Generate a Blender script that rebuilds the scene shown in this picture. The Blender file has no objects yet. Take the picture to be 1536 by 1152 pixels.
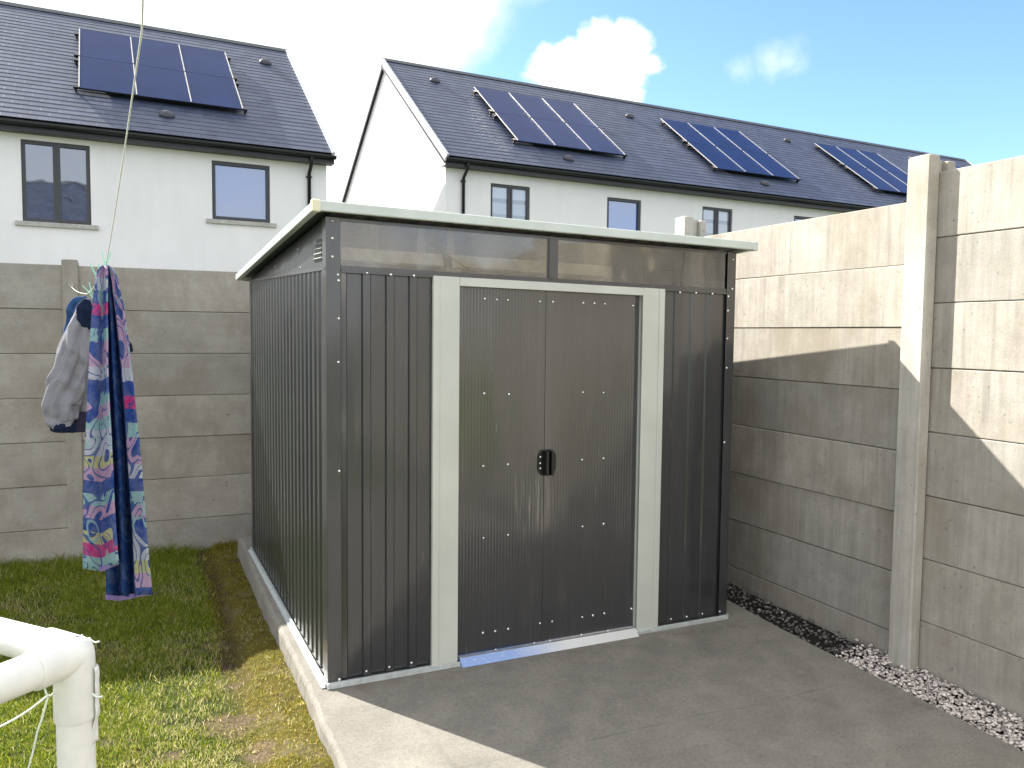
import bpy, math, random
import numpy as np
from mathutils import Vector, Matrix, noise
random.seed(7); RNG = np.random.default_rng(7)
R = math.radians
scene = bpy.context.scene
col = scene.collection

# ------------------------------------------------------------------ camera
CAM = Vector((-0.6879, -3.4128, 1.5469)); YAW, PIT, ROL, FPX = 0.4249, -0.0632, 0.0102, 1193.98
FW = Vector((math.sin(YAW)*math.cos(PIT), math.cos(YAW)*math.cos(PIT), math.sin(PIT)))
_r0 = FW.cross(Vector((0, 0, 1))).normalized(); _u0 = _r0.cross(FW)
RT = _r0*math.cos(ROL) + _u0*math.sin(ROL); UP = -_r0*math.sin(ROL) + _u0*math.cos(ROL)
cd = bpy.data.cameras.new('camera'); cam = bpy.data.objects.new('camera', cd); col.objects.link(cam)
M3 = Matrix((RT, UP, -FW)).transposed(); cam.matrix_world = Matrix.Translation(CAM) @ M3.to_4x4()
cd.sensor_width = 36; cd.lens = FPX/1536*36; cd.clip_end = 4000; cd.clip_start = 0.05
scene.camera = cam
def ray(px, py): return FW*FPX + RT*(px-768) - UP*(py-576)
def atY(px, py, y): d = ray(px, py); return CAM + d*((y-CAM.y)/d.y)
def atZ(px, py, z): d = ray(px, py); return CAM + d*((z-CAM.z)/d.z)
def atD(px, py, dist): d = ray(px, py); return CAM + d*(dist/FPX)

# ------------------------------------------------------------------ node helpers
class NT:
    def __init__(s, name, tree=None):
        if tree is None:
            s.mat = bpy.data.materials.new(name); s.mat.use_nodes = True; s.t = s.mat.node_tree
            s.t.nodes.clear()
            s.out = s.n('ShaderNodeOutputMaterial')
        else: s.t = tree
    def n(s, typ, ins=None, **kw):
        nd = s.t.nodes.new(typ)
        for k, v in kw.items(): setattr(nd, k, v)
        for k, v in (ins or {}).items(): s.set(nd, k, v)
        return nd
    def set(s, nd, k, v):
        sk = nd.inputs[k]
        if isinstance(v, bpy.types.NodeSocket): s.t.links.new(v, sk)
        elif isinstance(v, bpy.types.Node): s.t.links.new(v.outputs[0], sk)
        else: sk.default_value = v
    def math(s, op, a, b=0.0, clamp=False):
        nd = s.n('ShaderNodeMath', {0: a, 1: b}, operation=op); nd.use_clamp = clamp; return nd.outputs[0]
    def noise(s, vec, scale, detail=4, rough=.55, dist=0.0):
        return s.n('ShaderNodeTexNoise', {'Vector': vec, 'Scale': scale, 'Detail': detail, 'Roughness': rough, 'Distortion': dist}).outputs[0]
    def map(s, vec, scale=(1, 1, 1), loc=(0, 0, 0), rot=(0, 0, 0)):
        return s.n('ShaderNodeMapping', {'Vector': vec, 'Scale': scale, 'Location': loc, 'Rotation': rot}).outputs[0]
    def ramp(s, fac, stops, interp='LINEAR'):
        nd = s.n('ShaderNodeValToRGB', {0: fac}); cr = nd.color_ramp; cr.interpolation = interp
        while len(cr.elements) < len(stops): cr.elements.new(0.5)
        for e, (p, c) in zip(cr.elements, stops):
            e.position = p; e.color = (c, c, c, 1) if isinstance(c, (int, float)) else (*c, 1)
        return nd.outputs[0]
    def mix(s, fac, a, b, mode='MIX'):
        nd = s.n('ShaderNodeMix', data_type='RGBA', blend_type=mode)
        s.set(nd, 0, fac)
        for i, v in ((6, a), (7, b)):
            if isinstance(v, tuple) and len(v) == 3: v = (*v, 1)
            s.set(nd, i, v)
        return nd.outputs[2]
    def obj(s): return s.n('ShaderNodeTexCoord').outputs['Object']
    def uv(s): return s.n('ShaderNodeTexCoord').outputs['UV']
    def bump(s, h, strength=.3, dist=.01, normal=None):
        ins = {'Height': h, 'Strength': strength, 'Distance': dist}
        if normal is not None: ins['Normal'] = normal
        return s.n('ShaderNodeBump', ins).outputs[0]
    def bsdf(s, color, rough=.6, metal=0., normal=None, spec=.5, **kw):
        if isinstance(color, tuple) and len(color) == 3: color = (*color, 1)
        ins = {'Base Color': color, 'Roughness': rough, 'Metallic': metal, 'Specular IOR Level': spec}
        if normal is not None: ins['Normal'] = normal
        ins.update(kw)
        b = s.n('ShaderNodeBsdfPrincipled', ins)
        return b.outputs[0]
    def fin(s, sh): s.t.links.new(sh, s.out.inputs[0]); return s.mat

def plain(name, c, rough=.6, metal=0., nscale=None, namp=.12, spec=.5, bump=0.):
    t = NT(name); o = t.obj()
    if nscale:
        f = t.noise(o, nscale, 5)
        lo = tuple(max(0, x*(1-namp*1.6)) for x in c); hi = tuple(x*(1+namp*1.6) for x in c)
        cc = t.ramp(f, [(.3, lo), (.7, hi)])
        nm = t.bump(f, bump, .01) if bump else None
        return t.fin(t.bsdf(cc, rough, metal, nm, spec))
    return t.fin(t.bsdf(c, rough, metal, None, spec))

# ------------------------------------------------------------------ materials
def concrete(name, base, streak=(1, 1, 1), vert=True, damp=True, seed=0., stk=.5):
    t = NT(name); o = t.map(t.obj(), loc=(seed, seed*2, seed))
    rnd = t.n('ShaderNodeObjectInfo').outputs['Random']
    o = t.n('ShaderNodeVectorMath', {0: o, 1: t.n('ShaderNodeCombineXYZ', {0: t.math('MULTIPLY', rnd, 13.), 1: t.math('MULTIPLY', rnd, 31.), 2: t.math('MULTIPLY', rnd, 7.)}).outputs[0]}, operation='ADD').outputs[0]
    big = t.noise(o, 1.3, 4, .6); med = t.noise(o, 7, 6, .65)
    st = t.noise(t.map(o, scale=(38, 38, 2.2) if vert else (2.5, 2.5, 45)), 1.0, 3, .6)
    fine = t.noise(o, 160, 3, .7)
    d = tuple(x*.74 for x in base); l = tuple(x*1.12 for x in base)
    c = t.ramp(big, [(.32, d), (.62, l)])
    c = t.mix(.55, c, t.ramp(med, [(.3, tuple(x*.72 for x in base)), (.65, tuple(x*1.12 for x in base))]))
    c = t.mix(stk, c, t.ramp(st, [(.3, .68), (.6, 1.06)]), 'MULTIPLY')
    c = t.mix(.6, c, t.ramp(fine, [(.3, .72), (.6, 1.05)]), 'MULTIPLY')
    c = t.mix(1., c, t.ramp(rnd, [(0., (.86, .86, .87)), (.5, (.97, .96, .95)), (1., (1.08, 1.07, 1.05))]), 'MULTIPLY')
    # pinholes and dark specks
    pits = t.noise(o, 42, 2, .5)
    c = t.mix(t.ramp(pits, [(.68, 0.), (.74, .6)]), c, tuple(x*.45 for x in base))
    # grime patches: brownish stains
    gr = t.noise(t.map(o, scale=(1, 1, .55), loc=(3, 1, 9)), 2.1, 6, .7)
    c = t.mix(t.ramp(gr, [(.46, 0.), (.68, .72)]), c, (base[0]*.62, base[1]*.57, base[2]*.5))
    if vert:  # run-off streaks fading down each face
        rs = t.noise(t.map(o, scale=(24, 24, 1.1), loc=(5, 5, 5)), 1., 5, .65)
        c = t.mix(t.math('MULTIPLY', t.ramp(rs, [(.50, 0.), (.66, .55)]), t.ramp(t.noise(t.map(o, loc=(2, 7, 1)), 1.9, 4, .6), [(.42, 0.), (.58, 1.)])), c, tuple(x*.55 for x in base))
    if damp:  # rising damp: irregular dark line above the soil
        z = t.n('ShaderNodeSeparateXYZ', {0: t.obj()}).outputs[2]
        wob = t.math('MULTIPLY', t.noise(t.map(t.obj(), scale=(1, 1, .01)), 3.5, 4, .6), .34)
        m = t.math('SUBTRACT', wob, t.math('ADD', z, .145))
        m = t.math('MULTIPLY', m, 22, True)
        c = t.mix(t.math('MULTIPLY', m, .6), c, tuple(x*.42 for x in base))
    h = t.math('ADD', t.math('MULTIPLY', fine, .5), t.math('ADD', t.math('MULTIPLY', med, .8), t.math('MULTIPLY', st, .8*stk)))
    h = t.math('SUBTRACT', h, t.ramp(pits, [(.70, 0.), (.78, .6)]))
    return t.fin(t.bsdf(c, .88, 0., t.bump(h, .35, .006), .25))
M = {}
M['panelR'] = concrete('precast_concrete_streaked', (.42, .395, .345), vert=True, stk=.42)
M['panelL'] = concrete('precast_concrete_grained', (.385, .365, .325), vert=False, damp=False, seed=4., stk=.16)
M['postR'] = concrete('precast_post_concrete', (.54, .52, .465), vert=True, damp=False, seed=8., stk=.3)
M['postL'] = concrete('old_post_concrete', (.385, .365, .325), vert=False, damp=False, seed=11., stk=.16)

def slab_mat():
    t = NT('trowelled_concrete'); o = t.obj()
    big = t.noise(o, 1.1, 5, .6, .6); med = t.noise(o, 6, 6, .65, .4); fine = t.noise(o, 180, 3, .7)
    arc = t.n('ShaderNodeTexWave', {'Vector': t.map(o, rot=(0, 0, .5)), 'Scale': .9, 'Distortion': 9., 'Detail': 4., 'Detail Scale': 1.3}).outputs[0]
    c = t.ramp(big, [(.3, (.215, .20, .173)), (.7, (.275, .257, .222))])
    c = t.mix(.45, c, t.ramp(med, [(.3, (.18, .168, .145)), (.68, (.305, .285, .245))]))
    c = t.mix(.12, c, t.ramp(arc, [(.2, .5), (.8, 1.1)]), 'MULTIPLY')
    c = t.mix(.8, c, t.ramp(t.noise(t.map(o, loc=(1, 8, 2), scale=(.6, 1.3, 1)), 2.3, 8, .74, .5), [(.33, .84), (.52, 1.), (.70, 1.09)]), 'MULTIPLY')
    c = t.mix(.6, c, t.ramp(fine, [(.3, .72), (.6, 1.05)]), 'MULTIPLY')
    c = t.mix(.75, c, t.ramp(t.noise(o, 75, 4, .75), [(.32, .74), (.5, 1.), (.68, 1.16)]), 'MULTIPLY')
    # specks and crumbs
    v = t.n('ShaderNodeTexVoronoi', {'Vector': o, 'Scale': 26.}, feature='F1')
    sp = t.math('MULTIPLY', t.math('LESS_THAN', v.outputs[0], .11), t.math('GREATER_THAN', v.outputs[1], .55))
    c = t.mix(t.math('MULTIPLY', sp, .6), c, (.11, .10, .085))
    v2 = t.n('ShaderNodeTexVoronoi', {'Vector': t.map(o, loc=(.3, .7, 0)), 'Scale': 7.}, feature='F1')
    sp2 = t.math('MULTIPLY', t.math('LESS_THAN', v2.outputs[0], .10), t.math('GREATER_THAN', v2.outputs[1], .6))
    c = t.mix(t.math('MULTIPLY', sp2, .16), c, (.42, .40, .36))
    sxy = t.n('ShaderNodeSeparateXYZ', {0: o})
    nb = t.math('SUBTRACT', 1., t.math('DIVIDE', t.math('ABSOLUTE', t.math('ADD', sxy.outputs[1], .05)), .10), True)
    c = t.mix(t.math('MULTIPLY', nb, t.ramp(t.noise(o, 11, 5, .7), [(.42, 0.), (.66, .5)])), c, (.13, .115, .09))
    rust = t.noise(t.map(o, loc=(5, 2, 0)), 3.2, 3, .5)
    c = t.mix(t.ramp(rust, [(.68, 0.), (.78, .45)]), c, (.17, .13, .085))
    # faint day joint across the slab, from the left edge to the gravel
    a = atZ(640, 1152, 0); b = atZ(1271, 1010, 0)
    dx, dy = (b-a).x, (b-a).y; L = math.hypot(dx, dy)
    s = t.n('ShaderNodeSeparateXYZ', {0: o})
    nx, ny = -dy/L, dx/L
    dist = t.math('ADD', t.math('MULTIPLY', s.outputs[0], nx), t.math('MULTIPLY', s.outputs[1], ny))
    dist = t.math('SUBTRACT', dist, a.x*nx + a.y*ny)
    dist = t.math('ADD', dist, t.math('MULTIPLY', t.math('SUBTRACT', t.noise(o, 3., 5, .6), .5), .07))
    ln = t.math('SUBTRACT', 1., t.math('DIVIDE', t.math('ABSOLUTE', dist), .006), True)
    brk = t.ramp(t.noise(o, 3.7, 3), [(.4, .1), (.62, .75)])
    c = t.mix(t.math('MULTIPLY', ln, brk), c, (.12, .115, .10))
    h = t.math('ADD', t.math('MULTIPLY', fine, .35), med)
    rgh = t.ramp(med, [(.3, .78), (.7, .92)])
    return t.fin(t.bsdf(c, rgh, 0., t.bump(h, .25, .008), .3))
M['slab'] = slab_mat()

def metal_paint(name, base, axis, rough=.33, micro=True, per=.021, streak=.5, coat=1.):
    """painted sheet steel; fine rolled ribs run up the sheet"""
    t = NT(name); o = t.obj(); s = t.n('ShaderNodeSeparateXYZ', {0: o}); u = s.outputs[axis]
    sc = (30, 30, .35)
    st = t.noise(t.map(o, scale=sc), 1.0, 4, .6)
    blot = t.noise(o, 2.5, 5, .6)
    dust = t.noise(t.map(o, scale=(9, 9, 1.2)), 2., 5, .7)
    c = t.ramp(st, [(.3, tuple(x*.9 for x in base)), (.7, tuple(x*1.1 for x in base))])
    z = s.outputs[2]
    dm = t.math('MULTIPLY', t.ramp(dust, [(.55, 0.), (.75, .10)]), 1.)
    c = t.mix(dm, c, (.28, .26, .22))
    # short dried drip marks
    dr = t.noise(t.map(o, scale=(55, 55, 5)), 1., 2, .4)
    dm2 = t.math('MULTIPLY', t.ramp(dr, [(.72, 0.), (.78, .28)]), t.ramp(blot, [(.5, 0.), (.62, 1.)]))
    c = t.mix(dm2, c, (.42, .40, .36))
    if name.startswith('anthracite_door'):   # pale dried drips below the handles
        d_ = t.n('ShaderNodeVectorMath', {0: t.map(o, scale=(1, 0, .55)), 1: (.985, 0, .40)}, operation='DISTANCE').outputs[1]
        g_ = t.math('SUBTRACT', 1., t.math('DIVIDE', d_, .13), True)
        q_ = t.noise(t.map(o, scale=(70, 1, 3.2)), 1., 4, .6)
        c = t.mix(t.math('MULTIPLY', t.math('MULTIPLY', g_, 1.8, True), t.ramp(q_, [(.52, 0.), (.66, .5)])), c, (.30, .29, .26))
    rg = t.math('ADD', t.math('MULTIPLY', dust, .16), rough-.06)
    h = t.math('MULTIPLY', st, .12*streak)
    if micro:
        w = t.math('SINE', t.math('MULTIPLY', u, 2*math.pi/per))
        h = t.math('ADD', h, t.math('MULTIPLY', w, .05))
    wav = t.noise(t.map(o, scale=(3., 3., .8)), 1., 2, .5)
    n1 = t.bump(wav, .35, .02)
    return t.fin(t.bsdf(c, rg, .0, t.bump(h, .45, .003, n1), .6, **{'Coat Weight': coat, 'Coat IOR': 1.75, 'Coat Roughness': .12, 'Coat Normal': n1}))
ANT = (.026, .027, .031)
M['cladF'] = metal_paint('anthracite_sheet_front', ANT, 0, .30, per=.0214, coat=.6)
M['cladS'] = metal_paint('anthracite_sheet_side', (.024, .027, .029), 1, .34, per=.03, coat=.4)
M['door'] = metal_paint('anthracite_door_sheet', ANT, 0, .34, per=.0165)
M['trim'] = metal_paint('anthracite_trim', ANT, 0, .36, micro=False, coat=.6)
M['pale'] = plain('pale_grey_green_paint', (.54, .56, .51), .42, nscale=3., namp=.05)
M['roofpale'] = plain('pale_roof_edge_paint', (.55, .60, .555), .35, nscale=5., namp=.05)
M['cream'] = plain('cream_plastic_cap', (.72, .70, .50), .45)
M['under'] = plain('dark_green_sheet', (.03, .05, .042), .5, nscale=8)
M['galv'] = plain('galvanised_steel', (.62, .63, .62), .42, 1., nscale=22., namp=.14)
M['galvw'] = plain('zinc_track', (.62, .66, .66), .38, .4, nscale=30., namp=.1)
M['bolt'] = plain('bright_zinc_bolt', (.85, .85, .83), .25, .8)
M['black'] = plain('black_plastic', (.008, .008, .009), .35)
M['inner'] = plain('inside_sheet_primer', (.34, .32, .29), .6, nscale=6.)
M['beam'] = plain('inside_zinc_beam', (.93, .91, .84), .5, .0, nscale=14., namp=.15)
def film():
    t = NT('blue_film_on_zinc'); o = t.obj(); s = t.n('ShaderNodeSeparateXYZ', {0: o})
    n = t.noise(o, 28, 4, .7)
    f = t.math('ADD', t.math('MULTIPLY', s.outputs[0], 1.), t.math('MULTIPLY', n, .12))
    m = t.ramp(t.math('MULTIPLY', f, .5), [(.0, 0.), (.46, 0.), (.62, 1.)])
    sc = t.ramp(t.noise(t.map(o, scale=(1, 3, 1)), 40, 4, .7), [(.56, 0.), (.66, .55)])
    c = t.mix(m, (.26, .38, .68), (.66, .67, .66)); c = t.mix(sc, c, (.7, .72, .74))
    return t.fin(t.bsdf(c, .4, 0.2, t.bump(n, .2, .004)))
M['film'] = film()
def tint():
    t = NT('smoked_polycarbonate'); o = t.obj()
    sm = t.noise(t.map(o, scale=(5, 5, 1.2), rot=(0, .5, 0)), 2., 4, .6)
    c = t.ramp(sm, [(.3, (.78, .75, .69)), (.7, (.92, .90, .85))])
    tr = t.n('ShaderNodeBsdfTransparent', {0: c})
    df = t.n('ShaderNodeBsdfDiffuse', {0: (.52, .50, .46, 1)})
    m1 = t.n('ShaderNodeMixShader', {0: t.ramp(sm, [(.3, .10), (.75, .24)]), 1: tr.outputs[0], 2: df.outputs[0]})
    gl = t.n('ShaderNodeBsdfGlossy', {0: (.9, .9, .9, 1), 'Roughness': .07, 'Normal': t.bump(t.noise(o, 3., 2), .25, .02)})
    fr = t.n('ShaderNodeFresnel', {0: 1.8})
    return t.fin(t.n('ShaderNodeMixShader', {0: fr.outputs[0], 1: m1.outputs[0], 2: gl.outputs[0]}).outputs[0])
M['tint'] = tint()

def render_wall():
    t = NT('white_render'); o = t.obj()
    n = t.noise(o, 60, 4, .7); b = t.noise(o, .8, 5, .6); v = t.noise(t.map(o, scale=(3, 3, .5)), 1.2, 4, .6)
    c = t.ramp(b, [(.3, (.80, .785, .785)), (.7, (.86, .845, .845))])
    c = t.mix(.25, c, t.ramp(v, [(.35, .86), (.6, 1.)]), 'MULTIPLY')
    return t.fin(t.bsdf(c, .85, 0., t.bump(n, .25, .004), .2))
M['render'] = render_wall()
def slate():
    t = NT('fibre_slate'); uv = t.uv()
    bt = t.n('ShaderNodeTexBrick', {'Vector': uv, 'Color1': (.040, .054, .098, 1), 'Color2': (.064, .080, .132, 1), 'Mortar': (.04, .045, .06, 1),
        'Scale': 1., 'Mortar Size': .004, 'Mortar Smooth': .1, 'Bias': 0., 'Brick Width': .30, 'Row Height': .1923})
    bt.offset = .5; bt.squash = 1.
    o = t.obj(); n = t.noise(o, 3, 5, .6); f = t.noise(o, 40, 3)
    c = t.mix(.6, bt.outputs[0], t.ramp(n, [(.3, .75), (.7, 1.25)]), 'MULTIPLY')
    c = t.mix(t.ramp(t.noise(t.map(o, loc=(4, 4, 4)), 9, 4, .7), [(.62, 0.), (.75, .35)]), c, (.16, .165, .18))
    h = t.math('SUBTRACT', t.math('MULTIPLY', f, .2), t.math('MULTIPLY', bt.outputs[1], .25))
    rg = t.math('ADD', t.math('MULTIPLY', f, .2), .42)
    return t.fin(t.bsdf(c, rg, 0., t.bump(h, .5, .006), .5))
M['slate'] = slate()
M['ridge'] = plain('ridge_tile', (.07, .08, .085), .6, nscale=4.)
M['gutter'] = plain('black_upvc', (.009, .010, .012), .4, nscale=3.)
M['frame'] = plain('grey_window_frame', (.045, .048, .055), .45)
M['sill'] = plain('concrete_sill', (.42, .41, .38), .8, nscale=10.)
M['verge'] = plain('verge_trim', (.52, .54, .58), .5, nscale=5.)
M['vent'] = plain('vent_hood', (.06, .06, .075), .5)
def pv():
    t = NT('photovoltaic_cells'); uv = t.uv()
    s = t.n('ShaderNodeSeparateXYZ', {0: uv})
    def lines(x, k, w):
        f = t.math('FRACT', t.math('MULTIPLY', x, k)); return t.math('LESS_THAN', f, w)
    g = t.math('MAXIMUM', lines(s.outputs[0], 6., .035), lines(s.outputs[1], 10., .035))
    b = lines(s.outputs[0], 30., .12)
    c = t.mix(t.math('MULTIPLY', b, .25), (.014, .032, .110), (.04, .055, .12)); c = t.mix(t.math('MULTIPLY', g, .35), c, (.008, .012, .04))
    c = t.mix(.35, c, t.ramp(t.noise(t.obj(), 1.5, 3), [(.3, .6), (.7, 1.3)]), 'MULTIPLY')
    return t.fin(t.bsdf(c, .3, 0., None, .04))
M['pv'] = pv()
M['alu'] = plain('aluminium_rail', (.62, .60, .58), .35, .7)
M['pvframe'] = plain('black_anodised', (.02, .02, .025), .3, .5)
def glass(name, base, refl, blind=None):
    t = NT(name)
    c = base
    if blind:
        uv = t.uv(); s = t.n('ShaderNodeSeparateXYZ', {0: uv}); z = s.outputs[1]
        c = t.ramp(z, blind, 'CONSTANT')
    df = t.bsdf(c, .5, 0., None, .0)
    gl = t.n('ShaderNodeBsdfGlossy', {0: (.88, .93, 1., 1), 'Roughness': .02, 'Normal': t.bump(t.noise(t.obj(), 1.3, 2), .06, .05)})
    fr = t.n('ShaderNodeLayerWeight', {0: .35})
    f = t.math('ADD', t.math('MULTIPLY', fr.outputs[0], .5), refl, True)
    return t.fin(t.n('ShaderNodeMixShader', {0: f, 1: df, 2: gl.outputs[0]}).outputs[0])
M['glassdark'] = glass('window_glass_dark_room', (.035, .037, .05), .22)
M['glassskypaint'] = glass('window_glass_painted_sky', (.05, .11, .32), .22)  # blue sky reflection painted into the pane's base colour
M['glassblind'] = glass('window_glass_over_blind', None, .16, [(0, (.03, .03, .05)), (.3, (.20, .24, .21)), (.52, (.36, .39, .42)), (.72, (.2, .22, .24)), (.8, (.42, .45, .5))])

# cloth
def towel_mat():
    """patchwork terry: colour blocks along the length, hand-drawn blue shapes over them"""
    t = NT('towel_patchwork'); uv = t.uv(); s = t.n('ShaderNodeSeparateXYZ', {0: uv})
    WB = (.58, .62, .72); YE = (.60, .60, .28); PK = (.58, .38, .58); MG = (.58, .05, .26); AQ = (.34, .58, .60); BL = (.035, .09, .36)
    bands = [AQ, MG, YE, BL, PK, AQ, BL, PK, YE, WB, WB, AQ, PK, AQ, BL, WB, PK, PK, AQ, BL, MG, BL, WB, PK]
    n = len(bands)
    wob = t.noise(uv, 2., 2, .5)
    f = t.math('ADD', s.outputs[1], t.math('MULTIPLY', t.math('SUBTRACT', wob, .5), .01))
    c = t.ramp(f, [(i/n, b) for i, b in enumerate(bands)], 'CONSTANT')
    v = t.map(uv, scale=(5.5, 11, 1))
    warp = t.n('ShaderNodeTexNoise', {'Vector': v, 'Scale': .5, 'Detail': 1.}).outputs[1]
    vv = t.n('ShaderNodeVectorMath', {0: v, 1: warp}, operation='ADD').outputs[0]
    m = t.noise(vv, .9, .4, .5, .55)
    line = t.ramp(m, [(.0, 1.), (.33, 0.), (.445, 1.), (.47, 0.), (.60, .9), (.63, 0.), (.68, 1.)], 'CONSTANT')
    c = t.mix(line, c, (.04, .10, .38))
    m2 = t.noise(t.map(vv, loc=(7, 3, 1)), .8, .4, .5, .4)
    c = t.mix(t.ramp(m2, [(.0, 0.), (.64, .8), (.69, 0.)], 'CONSTANT'), c, AQ)
    o = t.obj(); fade = t.noise(o, 26, 4, .7); c = t.mix(t.ramp(fade, [(.4, 0.), (.75, .30)]), c, (.60, .58, .66))
    lp = t.noise(o, 420, 2, .7)
    c = t.mix(.8, c, t.ramp(lp, [(.3, .5), (.62, 1.15)]), 'MULTIPLY')
    b = t.bsdf(c, .95, 0., t.bump(lp, .8, .004), .1)
    tl = t.n('ShaderNodeBsdfTranslucent', {0: c})
    return t.fin(t.n('ShaderNodeMixShader', {0: .22, 1: b, 2: tl.outputs[0]}).outputs[0])
M['towelA'] = towel_mat()
def towel_back():
    t = NT('towel_blue_reverse'); uv = t.uv(); o = t.obj()
    n1 = t.noise(t.map(uv, scale=(6, 18, 1)), .8, 3, .6, 2.)
    c = t.ramp(n1, [(.0, (.02, .055, .21)), (.50, (.03, .08, .27)), (.60, (.10, .16, .34)), (.66, (.035, .08, .27)), (.76, (.18, .13, .33))])
    lp = t.noise(o, 420, 2, .7)
    c = t.mix(.7, c, t.ramp(lp, [(.3, .5), (.62, 1.2)]), 'MULTIPLY')
    b = t.bsdf(c, .95, 0., t.bump(lp, .8, .004), .1)
    tl = t.n('ShaderNodeBsdfTranslucent', {0: c})
    return t.fin(t.n('ShaderNodeMixShader', {0: .15, 1: b, 2: tl.outputs[0]}).outputs[0])
M['towelB'] = towel_back()
def jersey(name, c, sc=300):
    t = NT(name); o = t.obj(); n = t.noise(o, sc, 2, .7); w = t.noise(o, 14, 3, .6)
    cc = t.mix(.5, t.ramp(n, [(.3, tuple(x*.75 for x in c)), (.65, tuple(x*1.15 for x in c))]), t.ramp(w, [(.3, tuple(x*.85 for x in c)), (.7, tuple(x*1.1 for x in c))]))
    b = t.bsdf(cc, .95, 0., t.bump(t.math('ADD', n, t.math('MULTIPLY', w, 2.)), .5, .008), .1)
    tl = t.n('ShaderNodeBsdfTranslucent', {0: cc})
    return t.fin(t.n('ShaderNodeMixShader', {0: .12, 1: b, 2: tl.outputs[0]}).outputs[0])
M['grey'] = jersey('grey_marl_jersey', (.30, .30, .33)); M['navy'] = jersey('navy_jersey', (.015, .025, .06)); M['lining'] = jersey('blue_lining', (.04, .09, .22)); M['rib'] = jersey('charcoal_rib_knit', (.04, .037, .062))
M['mint'] = plain('mint_plastic', (.30, .72, .55), .4)
M['cord'] = plain('white_cord', (.80, .88, .76), .5)
M['pvc'] = plain('white_pvc', (.80, .80, .75), .4, nscale=22., namp=.05)
M['tape'] = plain('frayed_white_tape', (.8, .8, .75), .8, nscale=30., namp=.05, bump=.6)
M['hook'] = plain('zinc_hook', (.55, .54, .5), .4, .9)

def ground_mat():
    t = NT('lawn_soil'); o = t.obj(); s = t.n('ShaderNodeSeparateXYZ', {0: o})
    n = t.noise(o, 4.5, 6, .65); f = t.noise(o, 60, 5, .75); g = t.noise(o, 1.6, 3, .6)
    green = t.ramp(f, [(.3, (.022, .034, .008)), (.7, (.075, .10, .022))])
    moss = t.ramp(f, [(.3, (.05, .045, .010)), (.7, (.19, .155, .026))])
    soil = t.ramp(f, [(.3, (.035, .024, .015)), (.7, (.13, .092, .058))])
    dry = t.ramp(f, [(.3, (.10, .08, .04)), (.7, (.26, .21, .12))])
    # mossy strip beside the slab
    xs = t.math('ADD', s.outputs[0], t.math('MULTIPLY', t.math('SUBTRACT', n, .5), .22))
    m = t.n('ShaderNodeMapRange', {0: xs, 1: -.46, 2: -.32}).outputs[0]
    c = t.mix(m, green, moss)
    c = t.mix(t.ramp(t.noise(t.map(o, loc=(2, 5, 0)), 3.4, 5, .6), [(.52, 0.), (.62, .9)]), c, dry)
    br = t.math('SUBTRACT', 1., t.math('DIVIDE', t.math('ABSOLUTE', t.math('ADD', xs, .345)), .10), True)
    br = t.math('MULTIPLY', br, t.n('ShaderNodeMapRange', {0: s.outputs[1], 1: .1, 2: .6}).outputs[0])
    c = t.mix(t.math('MULTIPLY', t.math('MULTIPLY', br, t.ramp(n, [(.4, .2), (.6, 1.)])), 1.2, True), c, soil)
    c = t.mix(t.ramp(t.noise(t.map(o, loc=(9, 1, 0)), 5.2, 5, .6), [(.60, 0.), (.68, .9)]), c, soil)
    for (ax, ay, rr) in ((-.43, .03, .13), (-.36, -.27, .10), (-.64, -.15, .06), (-.34, .40, .07)):
        d_ = t.n('ShaderNodeVectorMath', {0: t.map(o, scale=(1, 1, 0)), 1: (ax, ay, 0)}, operation='DISTANCE').outputs[1]
        d_ = t.math('SUBTRACT', t.math('ADD', rr, t.math('MULTIPLY', t.math('SUBTRACT', t.noise(o, 9, 5, .7), .5), .28)), d_)
        c = t.mix(t.math('MULTIPLY', d_, 22., True), c, t.ramp(f, [(.3, (.07, .048, .028)), (.7, (.24, .18, .115))]))
    return t.fin(t.bsdf(c, .95, 0., t.bump(t.math('ADD', f, n), .9, .02), .15))
M['lawn'] = ground_mat()
M['farground'] = plain('field_grass', (.06, .085, .025), .95, nscale=.4, namp=.3)
def blade_mat():
    t = NT('grass_blades'); a = t.n('ShaderNodeAttribute', attribute_name='tone'); 
    c = a.outputs[0]
    b = t.bsdf(c, .55, 0., None, .3); tl = t.n('ShaderNodeBsdfTranslucent', {0: c})
    return t.fin(t.n('ShaderNodeMixShader', {0: .45, 1: b, 2: tl.outputs[0]}).outputs[0])
M['blade'] = blade_mat()
def soil_mat():
    t = NT('damp_soil'); o = t.obj(); f = t.noise(o, 70, 5, .75)
    return t.fin(t.bsdf(t.ramp(f, [(.3, (.018, .015, .014)), (.7, (.07, .06, .055))]), .95, 0., t.bump(f, 1., .02), .2))
M['soil'] = soil_mat()
def peb_mat():
    t = NT('quartz_pebbles'); a = t.n('ShaderNodeAttribute', attribute_name='tone'); o = t.obj()
    c = t.mix(.4, a.outputs[0], t.ramp(t.noise(o, 90, 4, .7), [(.3, .6), (.7, 1.2)]), 'MULTIPLY')
    return t.fin(t.bsdf(c, .7, 0., t.bump(t.noise(o, 150, 3), .4, .004), .3))
M['pebble'] = peb_mat()
def leaf_mat():
    t = NT('shrub_leaf'); n = t.noise(t.obj(), 6, 3)
    c = t.ramp(n, [(.3, (.26, .38, .02)), (.7, (.50, .60, .05))])
    b = t.bsdf(c, .5); tl = t.n('ShaderNodeBsdfTranslucent', {0: c})
    return t.fin(t.n('ShaderNodeMixShader', {0: .4, 1: b, 2: tl.outputs[0]}).outputs[0])
M['leaf'] = leaf_mat(); M['bark'] = plain('shrub_bark', (.09, .065, .04), .9, nscale=20.)

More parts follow.
